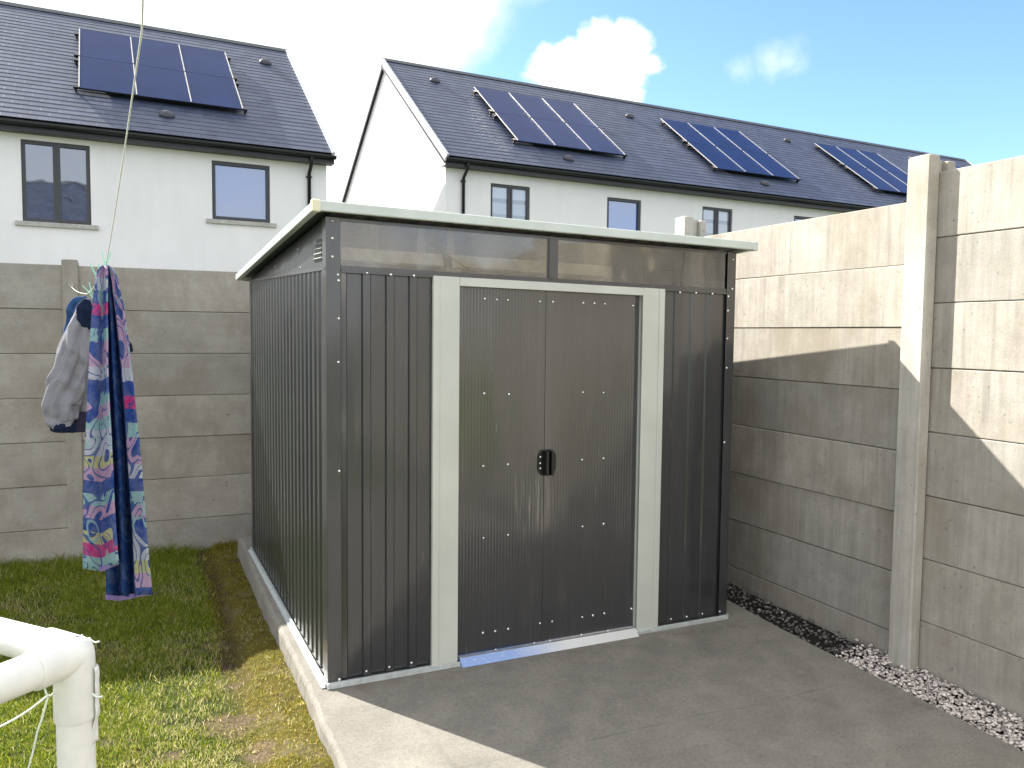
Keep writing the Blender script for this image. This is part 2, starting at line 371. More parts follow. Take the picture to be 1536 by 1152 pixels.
# ------------------------------------------------------------------ mesh helpers
def tag(o, label=None, cat=None, group=None, kind=None):
    if label: o['label'] = label
    if cat: o['category'] = cat
    if group: o['group'] = group
    if kind: o['kind'] = kind
    return o
def empty(name, loc, label, cat, group=None):
    o = bpy.data.objects.new(name, None); col.objects.link(o); o.location = loc; o.empty_display_size = .2
    return tag(o, label, cat, group)
def wpos(o):
    v = Vector(o.location)
    while o.parent: o = o.parent; v += Vector(o.location)
    return v
class MB:
    def __init__(s, T=None): s.v = []; s.f = []; s.uv = []; s.mi = []; s.T = T; s.sm = []
    def add(s, vs, fs, uvs=None, mi=0, smooth=False):
        b = len(s.v)
        for p in vs: s.v.append(Vector(s.T(p)) if s.T else Vector(p))
        for k, f in enumerate(fs):
            s.f.append([b+i for i in f]); s.mi.append(mi); s.sm.append(smooth)
            s.uv.append(uvs[k] if uvs else [(0, 0)]*len(f))
    def box(s, a, b, mi=0):
        x0, y0, z0 = [min(p, q) for p, q in zip(a, b)]; x1, y1, z1 = [max(p, q) for p, q in zip(a, b)]
        vs = [(x0, y0, z0), (x1, y0, z0), (x1, y1, z0), (x0, y1, z0), (x0, y0, z1), (x1, y0, z1), (x1, y1, z1), (x0, y1, z1)]
        s.add(vs, [(0, 3, 2, 1), (4, 5, 6, 7), (0, 1, 5, 4), (1, 2, 6, 5), (2, 3, 7, 6), (3, 0, 4, 7)], mi=mi)
    def prism(s, poly, a, b, mi=0, uv=None):
        """extrude 3-D polygon poly by vector (b-a)"""
        d = Vector(b)-Vector(a); n = len(poly)
        vs = [Vector(p) for p in poly] + [Vector(p)+d for p in poly]
        fs = [tuple(range(n))[::-1], tuple(range(n, 2*n))] + [(i, (i+1) % n, n+(i+1) % n, n+i) for i in range(n)]
        s.add(vs, fs, mi=mi)
    def tube(s, pts, r, seg=10, mi=0, cap=True, close=False):
        pts = [Vector(p) for p in pts]; n = len(pts); rs = r if isinstance(r, (list, tuple)) else [r]*n
        vs = []; prev = None
        for i, p in enumerate(pts):
            d = (pts[min(i+1, n-1)]-pts[max(i-1, 0)]).normalized()
            if prev is None:
                ref = Vector((0, 0, 1)) if abs(d.z) < .9 else Vector((1, 0, 0)); a = d.cross(ref).normalized()
            else: a = (prev - d*prev.dot(d)).normalized()
            prev = a; b = d.cross(a)
            for k in range(seg):
                t = 2*math.pi*k/seg; vs.append(p + (a*math.cos(t)+b*math.sin(t))*rs[i])
        fs = [(i*seg+k, i*seg+(k+1) % seg, (i+1)*seg+(k+1) % seg, (i+1)*seg+k) for i in range(n-1) for k in range(seg)]
        s.add(vs, fs, mi=mi, smooth=True)
        if cap:
            s.add(vs[:seg], [tuple(range(seg))[::-1]], mi=mi); s.add(vs[-seg:], [tuple(range(seg))], mi=mi)
    def grid(s, rows, uvs=None, mi=0, smooth=True, close=False):
        """rows: list of equal-length point lists"""
        m = len(rows[0]); vs = [p for r in rows for p in r]; fs = []; uu = []
        for i in range(len(rows)-1):
            for j in range(m if close else m-1):
                q = [(i, j), (i, (j+1) % m), (i+1, (j+1) % m), (i+1, j)]
                fs.append(tuple(a*m+b for a, b in q))
                if uvs: uu.append([uvs[a][b] for a, b in q])
        s.add(vs, fs, uu if uvs else None, mi, smooth)
    def build(s, name, mats, parent=None, bevel=0., weld=False):
        if not isinstance(mats, (list, tuple)): mats = [mats]
        org = wpos(parent) if parent else Vector((0, 0, 0))
        me = bpy.data.meshes.new(name); me.from_pydata([tuple(p-org) for p in s.v], [], s.f)
        for m in mats: me.materials.append(m)
        me.polygons.foreach_set('material_index', s.mi); me.polygons.foreach_set('use_smooth', s.sm)
        ul = me.uv_layers.new(name='UVMap'); flat = [c for f in s.uv for p in f for c in p]
        ul.data.foreach_set('uv', flat); me.update()
        o = bpy.data.objects.new(name, me); col.objects.link(o)
        if parent: o.parent = parent
        if weld:
            w = o.modifiers.new('weld', 'WELD'); w.merge_threshold = 1e-4
        if bevel:
            b = o.modifiers.new('bevel', 'BEVEL'); b.width = bevel; b.segments = 2; b.limit_method = 'ANGLE'; b.angle_limit = R(40); b.harden_normals = True
        return o

# ------------------------------------------------------------------ ground, slab, gravel strip
TH, SX, SY = .03530873, -.01287734, .0291961
_c, _s = math.cos(TH), math.sin(TH)
def T(p): x, y, z = p; return (_c*x-_s*y, _s*x+_c*y, z+SX*x+SY*y)   # the shed's own axes on its sloping slab
def slabz(x, y): return SX*x+SY*y

m = MB(); S = 900
m.add([(-S, -S, -.22), (S, -S, -.22), (S, S, -.22), (-S, S, -.22)], [(0, 1, 2, 3)])
tag(m.build('ground', M['farground']), kind='structure')

LX0, LX1, LY0, LY1 = -6., -.07, -9., 2.9
def lawn_h(x, y):
    h = -.105 + .012*noise.noise(Vector((x*2.2, y*2.2, 0))) + .006*noise.noise(Vector((x*9, y*9, 3)))
    wx = x + .06*noise.noise(Vector((y*2.5, 1.7, 0)))
    rut = math.exp(-((wx+.33)/.035)**2) * max(0, min(1, (y-.35)/.5)) * max(0, min(1, (2.5-y)/.4))
    strip = max(0, min(1, (wx+.36)/.08)); near = max(0, min(1, (x+.33)/.10))
    return h - .030*rut + .012*strip + .022*near + .010*noise.noise(Vector((x*22, y*22, 9)))*strip + .02*max(0, (y-2.2))
m = MB(); nx, ny = 260, 420; rows = []
for j in range(ny+1):
    y = LY0+(LY1-LY0)*(j/ny); rows.append([(LX0+(LX1-LX0)*(i/nx), y, lawn_h(LX0+(LX1-LX0)*(i/nx), y)) for i in range(nx+1)])
m.grid(rows); tag(m.build('lawn', M['lawn']), kind='structure')

# slab with an uneven hand-cast left edge
left = [(-.150, 2.5), (-.138, 2.28), (-.136, 1.9), (-.131, 1.31), (-.122, .9), (-.110, .56), (-.100, .2), (-.094, -.06), (-.098, -.31), (-.088, -.55), (-.095, -.8), (-.10, -1.1), (-.12, -1.8), (-.15, -3.), (-.16, -5.2)]
def lx(y):
    for (x0, y0), (x1, y1) in zip(left, left[1:]):
        if y1 <= y <= y0: return x1+(x0-x1)*(y-y1)/(y0-y1)
    return left[0][0] if y > 2.5 else left[-1][0]
def rx(y): return 2.415 + .018*noise.noise(Vector((y*1.4, 5, 0))) + (.03 if y < -1.2 else 0)*min(1, (-1.2-y))
m = MB(); rows = []; N = 420
for j in range(N+1):
    y = 2.5-(2.5+5.2)*j/N; a = lx(y)+.007*noise.noise(Vector((y*9, 0, 0)))+.004*noise.noise(Vector((y*31, 2, 0))); b = rx(y)
    zt = slabz(0, y)
    ed = .006*noise.noise(Vector((y*9, 3, 3)))
    row = [(a-.010+ed, y, zt-.19), (a-.006+ed*.5, y, zt-.07), (a-.001+ed*.6, y, zt-.016), (a+.005, y, zt-.005+ed*.2), (a+.018, y, slabz(a, y)-.0005)]
    for k in range(1, 9):
        x = a+.018+(b-.01-a-.018)*k/9; row.append((x, y, slabz(x, y)))
    row += [(b-.01, y, slabz(b, y)-.001), (b, y, slabz(b, y)-.009), (b+.005, y, slabz(b, y)-.2)]
    rows.append(row)
m.grid(rows[::-1], smooth=False); tag(m.build('concrete_slab', M['slab']), kind='structure')

m = MB(); rows = []
for j in range(160):
    y = 3.-8.*j/159
    rows.append([(2.38+(2.72-2.38)*k/10, y, slabz(2.5, y)-.045+.012*noise.noise(Vector((k*.6, y*7, 0)))+.022*max(0, (k-5)/5) + (.012 if y < -.6 else 0)) for k in range(11)])
m.grid(rows[::-1]); tag(m.build('gravel_bed', M['soil']), kind='structure')

def make_pebbles():
    import bmesh
    bm = bmesh.new(); bmesh.ops.create_icosphere(bm, subdivisions=1, radius=1.)
    bv = np.array([v.co[:] for v in bm.verts]); bf = np.array([[v.index for v in f.verts] for f in bm.faces]); bm.free()
    vs = []; fs = []; cs = []; nb = 0
    def one(x, y, z, r, c):
        nonlocal nb
        sc = np.array([1, RNG.uniform(.6, .95), RNG.uniform(.4, .7)])*r
        q = bv*(1+RNG.normal(0, .10, (len(bv), 1)))*sc
        a = RNG.uniform(0, 6.28); ca, sa = math.cos(a), math.sin(a); b = RNG.uniform(-.5, .5)
        q = q @ np.array([[ca, -sa, 0], [sa, ca, 0], [0, 0, 1]]) @ np.array([[1, 0, 0], [0, math.cos(b), -math.sin(b)], [0, math.sin(b), math.cos(b)]])
        vs.append(q+np.array([x, y, z])); fs.append(bf+nb); nb += len(bv); cs.append(np.tile(np.array([*c, 1.]), (len(bv), 1)))
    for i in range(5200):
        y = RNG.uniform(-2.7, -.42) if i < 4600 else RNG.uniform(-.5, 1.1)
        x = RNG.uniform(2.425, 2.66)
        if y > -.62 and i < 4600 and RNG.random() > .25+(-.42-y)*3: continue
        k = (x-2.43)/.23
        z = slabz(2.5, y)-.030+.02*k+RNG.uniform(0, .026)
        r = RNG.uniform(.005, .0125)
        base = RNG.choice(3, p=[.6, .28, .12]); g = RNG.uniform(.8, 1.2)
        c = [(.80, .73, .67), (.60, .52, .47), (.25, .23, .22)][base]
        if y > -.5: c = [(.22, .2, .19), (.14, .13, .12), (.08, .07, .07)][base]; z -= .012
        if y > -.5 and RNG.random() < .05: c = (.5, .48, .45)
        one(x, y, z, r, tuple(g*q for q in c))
    for i in range(30):   # strays on the slab edge
        y = RNG.uniform(-2.2, .3); one(rx(y)-RNG.exponential(.03)-.01, y, slabz(2.4, y)+.003, RNG.uniform(.002, .006), (.3, .27, .24))
    V = np.concatenate(vs); F = np.concatenate(fs); C = np.concatenate(cs)
    me = bpy.data.meshes.new('pebbles'); me.from_pydata(V.tolist(), [], F.tolist()); me.materials.append(M['pebble'])
    at = me.color_attributes.new('tone', 'FLOAT_COLOR', 'POINT'); at.data.foreach_set('color', C.ravel())
    me.polygons.foreach_set('use_smooth', [True]*len(F))
    o = bpy.data.objects.new('pebbles', me); col.objects.link(o)
    tag(o, 'pale crushed pebbles strewn along the foot of the right hand concrete wall', 'gravel', kind='stuff')
make_pebbles()

# ------------------------------------------------------------------ grass
def make_grass():
    n = 330000
    # more blades near the camera's view
    x = RNG.uniform(-2.6, -.11, n); y = RNG.uniform(-1.6, 2.86, n)
    keep = np.ones(n, bool)
    nz = np.array([noise.noise(Vector((a*2.6, b*2.6, 7))) for a, b in zip(x, y)])
    nf = np.array([noise.noise(Vector((a*7, b*7, 2))) for a, b in zip(x, y)])
    wx = x+.06*np.sin(y*3)
    dens = np.clip(1.0 - .45*np.clip((wx+.48)/.14, 0, 1), .12, 1)
    dens *= np.where(nz+.5*nf > .30, .35, 1.)
    for ax, ay, rr in ((-.43, .03, .13), (-.36, -.27, .10), (-.64, -.15, .06), (-.34, .40, .07)): dens *= 1-.88*np.exp(-(((x-ax)/rr)**2+((y-ay)/rr)**2)**1.5)*(nf < .25)
    rut = np.exp(-((wx+.33)/.04)**2)*(y > .3)*(nf > -.2); dens *= 1-.8*rut
    keep = RNG.random(n) < dens
    x, y, nz, nf = x[keep], y[keep], nz[keep], nf[keep]; n = len(x)
    z = np.array([lawn_h(a, b) for a, b in zip(x, y)])-.004
    h = RNG.gamma(4., .0045, n)+.006; h *= 1+.35*nz
    back = np.clip((y-2.55)/.3, 0, 1); h *= 1+1.6*back
    strip = np.clip((x+.42)/.1, 0, 1); h *= 1-.42*strip
    h *= np.where(y < 1.2, .9, 1.05)
    a = RNG.uniform(0, 2*np.pi, n); lean = RNG.uniform(.15, 1.1, n)*h; b = RNG.uniform(0, 2*np.pi, n)
    w = RNG.uniform(.0008, .0019, n)
    dx, dy = np.cos(a)*w, np.sin(a)*w; ox, oy = np.cos(b)*lean, np.sin(b)*lean
    P = np.zeros((n, 5, 3))
    P[:, 0] = np.stack([x-dx, y-dy, z], 1); P[:, 1] = np.stack([x+dx, y+dy, z], 1)
    P[:, 2] = np.stack([x+dx*.8+ox*.35, y+dy*.8+oy*.35, z+h*.6], 1); P[:, 3] = np.stack([x-dx*.8+ox*.35, y-dy*.8+oy*.35, z+h*.6], 1)
    P[:, 4] = np.stack([x+ox, y+oy, z+h*.92], 1)
    base = np.arange(n)*5
    me = bpy.data.meshes.new('grass')
    loops = np.concatenate([np.stack([base, base+1, base+2, base+3], 1), np.stack([base+3, base+2, base+4], 1)], 1).ravel()
    st = np.stack([np.arange(n)*7, np.arange(n)*7+4], 1).ravel(); tot = np.tile([4, 3], n)
    me.vertices.add(n*5); me.vertices.foreach_set('co', P.ravel()); me.loops.add(len(loops)); me.loops.foreach_set('vertex_index', loops)
    me.polygons.add(n*2); me.polygons.foreach_set('loop_start', st); me.polygons.foreach_set('loop_total', tot); me.update(calc_edges=True)
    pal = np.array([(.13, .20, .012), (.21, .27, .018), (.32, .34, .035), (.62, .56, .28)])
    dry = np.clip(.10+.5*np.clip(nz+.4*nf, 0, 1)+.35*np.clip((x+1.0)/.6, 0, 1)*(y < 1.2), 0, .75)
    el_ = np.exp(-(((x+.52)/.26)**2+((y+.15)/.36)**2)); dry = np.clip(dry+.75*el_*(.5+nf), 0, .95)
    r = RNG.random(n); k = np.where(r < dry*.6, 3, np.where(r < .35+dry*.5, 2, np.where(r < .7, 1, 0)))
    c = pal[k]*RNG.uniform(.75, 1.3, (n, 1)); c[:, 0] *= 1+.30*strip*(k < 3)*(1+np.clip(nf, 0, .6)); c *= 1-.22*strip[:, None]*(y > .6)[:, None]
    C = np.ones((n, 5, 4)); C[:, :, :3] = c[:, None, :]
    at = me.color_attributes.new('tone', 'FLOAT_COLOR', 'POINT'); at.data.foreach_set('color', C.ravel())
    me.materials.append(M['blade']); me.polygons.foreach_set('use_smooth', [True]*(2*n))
    o = bpy.data.objects.new('grass', me); col.objects.link(o)
    tag(o, 'short patchy lawn grass with straw coloured and mossy patches', 'grass', kind='stuff')
make_grass()

# ------------------------------------------------------------------ concrete fences
PN = .305
def wob_panel(mb, axis, a0, a1, face, th, z0, z1, seed):
    """one precast panel lying along axis ('x' or 'y'), front face at 'face', slightly out of true"""
    r = random.Random(seed); n = 10
    e = [r.uniform(-.0035, .0035) for _ in range(4)]; rows = []
    ch = .0035
    for i in range(n+1):
        u = a0+(a1-a0)*i/n; t = i/n
        f0 = face+e[0]*(1-t)+e[1]*t; zb = z0+.0015+e[2]*.35*math.sin(3*t+seed); zt = z1-.0015+e[3]*.35*math.sin(2.3*t+seed*2)
        sg = 1 if th > 0 else -1
        prof = [(f0+th, zb-.012), (f0+sg*.020, zb-.012), (f0+sg*.018, zb), (f0+sg*ch, zb), (f0, zb+ch), (f0, zt-ch), (f0+sg*ch, zt), (f0+th, zt)]
        rows.append([(p, u, z) if axis == 'y' else (u, p, z) for p, z in prof])
    mb.grid(rows, smooth=False, close=True)
    mb.add(rows[0], [tuple(range(8))]); mb.add(rows[-1], [tuple(range(8))])
fr = empty('concrete_fence', (2.68, -.7, -.1), 'sunlit pale concrete panel fence with a tall grooved post, right of the shed', 'fence')
fb = empty('concrete_fence', (-1.2, 2.9, -.1), 'shaded grey concrete panel fence behind the lawn and hanging washing', 'fence')
XR = 2.673
sd = 0
# bays along the right fence: (y0, y1, top, rows)
bays = [(-4.45, -2.66, 2.32, 8), (-2.60, -.795, 2.32, 8), (-.70, 1.06, 2.2063, 8), (1.16, 2.86, 2.2063, 8), (-6.3, -4.55, 2.32, 8), (-8.2, -6.4, 2.32, 8)]
for y0, y1, top, k in bays:
    for i in range(k):
        sd += 1; mb = MB(); wob_panel(mb, 'y', y0-.02, y1+.02, XR+random.Random(sd).uniform(-.003, .003), .045, top-(i+1)*PN, top-i*PN, sd)
        mb.build('panel', M['panelR'], fr)
def post(yc, top, parent, axis='y', face=2.60, back=2.775, w=.125, mat=None, lean=0.):
    mb = MB(); h = w/2
    # H section: front flange, web, back flange; the web stands a little lower so a notch shows at the top
    def q(u, p, z): return (p+lean*(z/2.3), u, z) if axis == 'y' else (u, p, z)
    def pr(u0, u1, p0, p1, zt, rise=0.):
        n = 14; rows = []
        c = .007
        for i in range(n+1):
            z = -.25+(zt+.25)*i/n
            j = .0012*noise.noise(Vector((z*5, u0*9, 1)))
            rows.append([q(u0+c+j, p0, z), q(u1-c+j, p0, z), q(u1+j, p0+c, z), q(u1+j, p1-c, z), q(u1-c+j, p1, z), q(u0+c+j, p1, z), q(u0+j, p1-c, z), q(u0+j, p0+c, z)])
        mb.grid(rows, smooth=False, close=True)
        t = rows[-1]; cx = sum((Vector(v) for v in t), Vector())/8; cc = [Vector(v).lerp(cx, .12)+Vector((0, 0, rise)) for v in t]
        mb.grid([t, cc], smooth=False, close=True); mb.add(cc, [tuple(range(8))])
    fl = (XR-.006-face) if axis == 'y' else .05
    if axis == 'y':
        pr(yc-h, yc+h, face, XR-.004, top, .006)
        pr(yc-h*.52, yc+h*.52, XR-.004, XR+.052, top-.010, .0)
        pr(yc-h, yc+h, XR+.052, back, top-.02, .004)
    else:
        pr(yc-h, yc+h, face, face+(back-face)*.35, top, .006)
        pr(yc-h*.6, yc+h*.6, face+(back-face)*.35, face+(back-face)*.65, top-.03)
        pr(yc-h, yc+h, face+(back-face)*.65, back, top-.01, .004)
    return mb.build('post', mat, parent)
p1 = post(-.742, 2.392, fr, mat=M['postR'])
for yy, tt in ((1.11, 2.345), (2.94, 2.33), (-2.63, 2.39), (-4.50, 2.39), (-6.35, 2.39)): post(yy, tt, fr, mat=M['postR'])
XB = 2.869
xs = [-6.80, -4.93, -3.06, -1.193, .66, 2.45]
for a, b in zip(xs, xs[1:]):
    for i in range(7):
        sd += 1; mb = MB(); wob_panel(mb, 'x', a+.035, b-.035, XB+random.Random(sd).uniform(-.003, .003), .045, 1.9868-(i+1)*PN, 1.9868-i*PN, sd)
        mb.build('panel', M['panelL'], fb)
for x in xs:
    pp = post(x, 2.018, fb, axis='x', face=XB-.02, back=XB+.09, w=.10, mat=M['postL'])
    if abs(x+1.193) < .01: hookpost = pp

# ------------------------------------------------------------------ the shed
shed = empty('garden_shed', (0, 0, 0), 'anthracite metal garden shed with pale double door frame and sloping roof', 'shed')
W_, D_, H1, H2 = 2.2, 2.145, 1.815, 2.03
def corr(u0, u1, centres, rw=.032, dep=.009, sl=.006):
    """cladding profile: list of (u, depth) with raised ribs"""
    pr = [(u0, 0)]
    for c in centres:
        for du, d in ((-rw/2-sl, 0), (-rw/2, dep), (rw/2, dep), (rw/2+sl, 0)):
            if u0 < c+du < u1: pr.append((c+du, d))
    pr.append((u1, 0)); return pr
def clad(name, prof, fn, z0, z1, mat):
    mb = MB(T)
    nz = 8 if callable(z1) else 2
    outer = [[fn(u, d, z0+((z1(u) if callable(z1) else z1)-z0)*k/2) for u, d in prof] for k in range(3)]
    inner = [[fn(u, d-.0015, z0+((z1(u) if callable(z1) else z1)-z0)*k/2) for u, d in prof] for k in range(3)]
    mb.grid(outer, smooth=False); mb.grid(inner[::-1], smooth=False)
    return mb.build(name, mat, shed)
fF = lambda u, d, z: (u, -d, z)
clad('front_panel', corr(.04, .4615, [.055+.0, .161, .267, .373]), fF, .02, H1-.012, M['cladF'])
clad('front_panel', corr(1.7385, 2.165, [1.835, 1.942, 2.05]), fF, .02, H1-.012, M['cladF'])
fL = lambda u, d, z: (-d, u, z)
side_ribs = [.075+.0915*i for i in range(23)]
clad('side_panel', corr(.02, D_, side_ribs, rw=.040, dep=.012, sl=.008), fL, .02, H1, M['cladS'])
fRt = lambda u, d, z: (W_+d, u, z)
clad('side_panel', corr(.02, D_, side_ribs, rw=.040, dep=.012, sl=.008), fRt, .02, H1, M['cladS'])
clad('rear_panel', corr(0, W_, [.1+.1*i for i in range(21)]), lambda u, d, z: (u, D_+d, z), .02, H1, M['cladS'])
# floor inside
mb = MB(T); mb.box((.02, .02, .004), (W_-.02, D_-.02, .018)); mb.build('floor_panel', M['inner'], shed)
# roof line: front top H2 at y=0 falls to the back
RF, RB = 2.035, 1.835
def rz(y): return RF+(RB-RF)*(y/D_)
# gable triangles
for sx, nm in ((0, 1), (1, -1)):
    x0 = -.004 if sx == 0 else W_+.004; x1 = x0+.0025*nm
    mb = MB(T)
    poly = [(x0, .0, H1+.002), (x0, D_, H1+.002), (x0, D_, rz(D_)-.002), (x0, 0, rz(0)-.002)]
    if sx: poly = poly[::-1]
    mb.prism(poly, (x0, 0, 0), (x1, 0, 0))
    g = mb.build('gable_panel', M['cladS'], shed)
    mb = MB(T); mb.box((x0-.014*nm, .0, H1-.007), (x0-.0005*nm, D_, H1+.007)); mb.build('gable_rail', M['trim'], g)
    # louvred vent: plate and slots
    mb = MB(T)
    for k in range(5):
        y0 = .10; z = 1.862+.021*k; yl = .15-.010*k
        mb.prism([(x0-.001*nm, y0, z), (x0-.010*nm, y0, z+.001), (x0-.001*nm, y0, z+.006)], (0, y0, 0), (0, y0+yl, 0))
        mb.box((x0-.0035*nm, y0+.002, z-.0105), (x0-.0005*nm, y0+yl-.002, z), mi=1)
    mb.build('vent', [M['roofpale'], M['black']], g)
# roof sheet: ribbed from front to back, pale edge trims, cream corner caps
OX, OYF, OYB = .085, .10, .13
roofT = .012
mb = MB(T); rowsT = []; rowsB = []
prof = corr(-OX, W_+OX, [-.0+.1*i for i in range(1, 22)], rw=.035, dep=.012, sl=.01)
for y in (-OYF+.006, D_/2, D_+OYB-.006):
    rowsT.append([(u, y, rz(y)+.022+d) for u, d in prof]); rowsB.append([(u, y, rz(y)+.018+d) for u, d in prof])
mb.grid(rowsT[::-1], smooth=False); mb.grid(rowsB, smooth=False)
roof = mb.build('roof', M['under'], shed)
mb = MB(T); prof = corr(.012, W_-.012, [-.0+.1*i for i in range(1, 22)], rw=.035, dep=.012, sl=.01)
mb.grid([[(u, y, rz(y)+.014+d) for u, d in prof] for y in (.012, D_-.012)], smooth=False); mb.build('ceiling_lining', M['inner'], shed)
def edge(a, b, w, h):
    """box-section trim between two points in shed axes"""
    a, b = Vector(a), Vector(b); d = (b-a).normalized(); sd_ = Vector((0, 0, 1)).cross(d).normalized()*w
    mb = MB(T); up = Vector((0, 0, h))
    mb.prism([a, a+sd_, a+sd_+up, a+up], a, b); return mb
fh = .043
mf = edge((W_+OX, -OYF, rz(-OYF)-.004), (-OX, -OYF, rz(-OYF)-.004), -.03, fh); mf.build('roof_edge', M['roofpale'], roof, bevel=.006)
mf = edge((-OX-.002, -OYF+.032, rz(-OYF)-.006), (-OX-.002, D_+OYB, rz(D_+OYB)-.006), -.03, fh-.002); mf.build('roof_edge', M['roofpale'], roof, bevel=.006)
mf = edge((W_+OX+.002, -OYF+.032, rz(-OYF)-.006), (W_+OX+.002, D_+OYB, rz(D_+OYB)-.006), .03, fh-.002); mf.build('roof_edge', M['roofpale'], roof, bevel=.006)
mf = edge((W_+OX-.032, D_+OYB-.002, rz(D_+OYB)-.007), (-OX+.032, D_+OYB-.002, rz(D_+OYB)-.007), .03, fh-.002); mf.build('roof_edge', M['roofpale'], roof, bevel=.006)
for sx in (-1, 1):
    x = -OX-.006 if sx < 0 else W_+OX-.030
    mb = MB(T); z = rz(-OYF)-.009
    mb.box((x, -OYF-.004, z), (x+.036, -OYF+.036, z+fh+.008)); mb.build('corner_cap', M['cream'] if sx < 0 else M['roofpale'], roof, bevel=.007)
# roof beams seen from below
for k in range(2):
    mb = MB(T); y = 1.05+.65*k
    mb.box((.03, y, rz(y)-.03), (W_-.03, y+.03, rz(y)+.016)); mb.build('roof_beam', M['under'], shed)
# corner posts (angle profile)
def angle(x, y, z0, z1, wx, wy, t=.0025):
    mb = MB(T); mb.box((x, y, z0), (x+wx, y+(t if wy > 0 else -t), z1)); mb.box((x if wx > 0 else x-t*0, y+(t if wy > 0 else -t), z0), (x+(t if wx > 0 else -t), y+wy, z1)); return mb
angle(-.016, -.016, .012, H2, .062, .07).build('corner_post', M['trim'], shed, bevel=.0015)
angle(W_+.016, -.016, .012, H2, -.058, .07).build('corner_post', M['trim'], shed, bevel=.0015)
angle(-.016, D_+.016, .012, rz(D_)-.005, .06, -.06).build('corner_post', M['trim'], shed)
angle(W_+.016, D_+.016, .012, rz(D_)-.005, -.06, -.06).build('corner_post', M['trim'], shed)
# smoked window strip
for a, b in ((.05, 1.052), (1.112, 2.14)):
    mb = MB(T); mb.box((a-.012, -.004, H1+.012), (b+.012, -.001, H2-.01)); mb.build('window_pane', M['tint'], shed)
mb = MB(T); mb.box((1.058, -.012, H1+.005), (1.106, .012, H2-.003)); mb.box((1.052, -.008, H1+.005), (1.057, .012, H2-.003)); mb.build('window_mullion', M['trim'], shed)
mb = MB(T); mb.box((.048, -.012, H1-.010), (W_-.044, .004, H1+.014)); mb.box((.048, -.0175, H1-.016), (W_-.044, -.0125, H1-.006)); mb.build('window_rail', M['trim'], shed, bevel=.001)
mb = MB(T); mb.box((.048, -.010, H2-.014), (W_-.044, .006, H2-.001)); mb.build('window_head', M['trim'], shed)
# inside: zinc beam behind the panes, brackets and a loose cable
mb = MB(T); mb.prism([(.06, .022, 1.858), (.06, .034, 1.852), (.06, .062, 1.904), (.06, .050, 1.912)], (.06, 0, 0), (.53, 0, 0))
mb.prism([(.575, .022, 1.858), (.575, .034, 1.852), (.575, .062, 1.904), (.575, .050, 1.912)], (.575, 0, 0), (1.70, 0, 0)); mb.build('inner_beam', M['beam'], shed)
for x in (.20, .42, .565, 1.30, 1.86, 2.02):
    mb = MB(T); mb.box((x, .070, 1.80), (x+.035, .074, 2.03)); mb.build('inner_strut', M['inner'], shed)
mb = MB(T); pts = [(.44+.0*k, .02, 2.0) for k in range(1)] + [(.435, .012, 1.965), (.45, .02, 1.945), (.50, .02, 1.92), (.56, .02, 1.90), (.62, .02, 1.865), (.69, .02, 1.835)]
mb.tube(pts, .003, 6); mb.build('cable', M['black'], shed)
# pale door frame: stepped jambs and header
def jamb(xa, xb, flip):
    mb = MB(T); s = -1 if flip else 1; o_, i_ = (xb, xa) if flip else (xa, xb)
    w = xb-xa
    mb.box((xa, -.022, .008), (xb, -.004, H1-.006))
    mb.box((o_+s*.0, -.026, .009), (o_+s*w*.25, -.0222, H1-.0065))
    mb.box((i_-s*.004, -.0222, .010), (i_, .035, H1-.007))
    return mb.build('door_jamb', M['pale'], shed, bevel=.002)
jamb(.462, .5905, False); jamb(1.603, 1.738, True)
mb = MB(T); mb.box((.591, -.023, H1-.046), (1.6025, -.004, H1-.0065)); mb.box((.591, -.0035, H1-.046), (1.6025, .035, H1-.040)); mb.build('door_header', M['pale'], shed, bevel=.002)
# doors
bolt_me = None
def bolt(p, parent, nrm='F', r=.0062):
    global bolt_me
    if bolt_me is None:
        mb = MB(); rows = []
        for k in range(5):
            t = k/4*math.pi/2; rows.append([(math.cos(t)*math.cos(a)*r, -math.sin(t)*r*.7, math.cos(t)*math.sin(a)*r) for a in [2*math.pi*i/10 for i in range(10)]])
        mb.grid(rows, close=True)
        me = bpy.data.meshes.new('bolt'); me.from_pydata([tuple(v) for v in mb.v], [], mb.f); me.materials.append(M['bolt']); me.polygons.foreach_set('use_smooth', [True]*len(mb.f)); bolt_me = me
    o = bpy.data.objects.new('bolt', bolt_me); col.objects.link(o); o.parent = parent; p = (p[0]+random.uniform(-.0015, .0015), p[1], p[2]+random.uniform(-.002, .002))
    o.location = Vector(T(p))-wpos(parent); o.rotation_euler.z = TH - (math.pi/2 if nrm == 'L' else 0)
    s = random.uniform(.85, 1.1); o.scale = (s, s, s); o.rotation_euler.y = random.uniform(-.2, .2); return o
YD = .012
def door(xa, xb, dy=0.):
    mb = MB(T); z0, z1 = .030, H1-.030
    y = YD+dy; n = int((xb-xa)/.02)
    prof = [(xa, 0)]; k = 0
    u = xa+.022
    while u < xb-.02:
        prof += [(u, 0), (u+.003, .0004), (u+.0085, .0004), (u+.0115, 0)]; u += .0165
    prof.append((xb, 0))
    mb.grid([[(u, y-d, z) for u, d in prof] for z in (z0, (z0+z1)/2, z1)], smooth=False)
    mb.grid([[(u, y+.002, z) for u, d in prof] for z in (z1, z0)], smooth=False)
    mb.box((xa-.0005, y-.0025, z0), (xa+.012, y+.018, z1)); mb.box((xb-.012, y-.0025, z0), (xb+.0005, y+.018, z1))
    return mb.build('door', M['door'], shed)
dl = door(.592, 1.067, -.003); dr = door(1.0695, 1.6, .0)
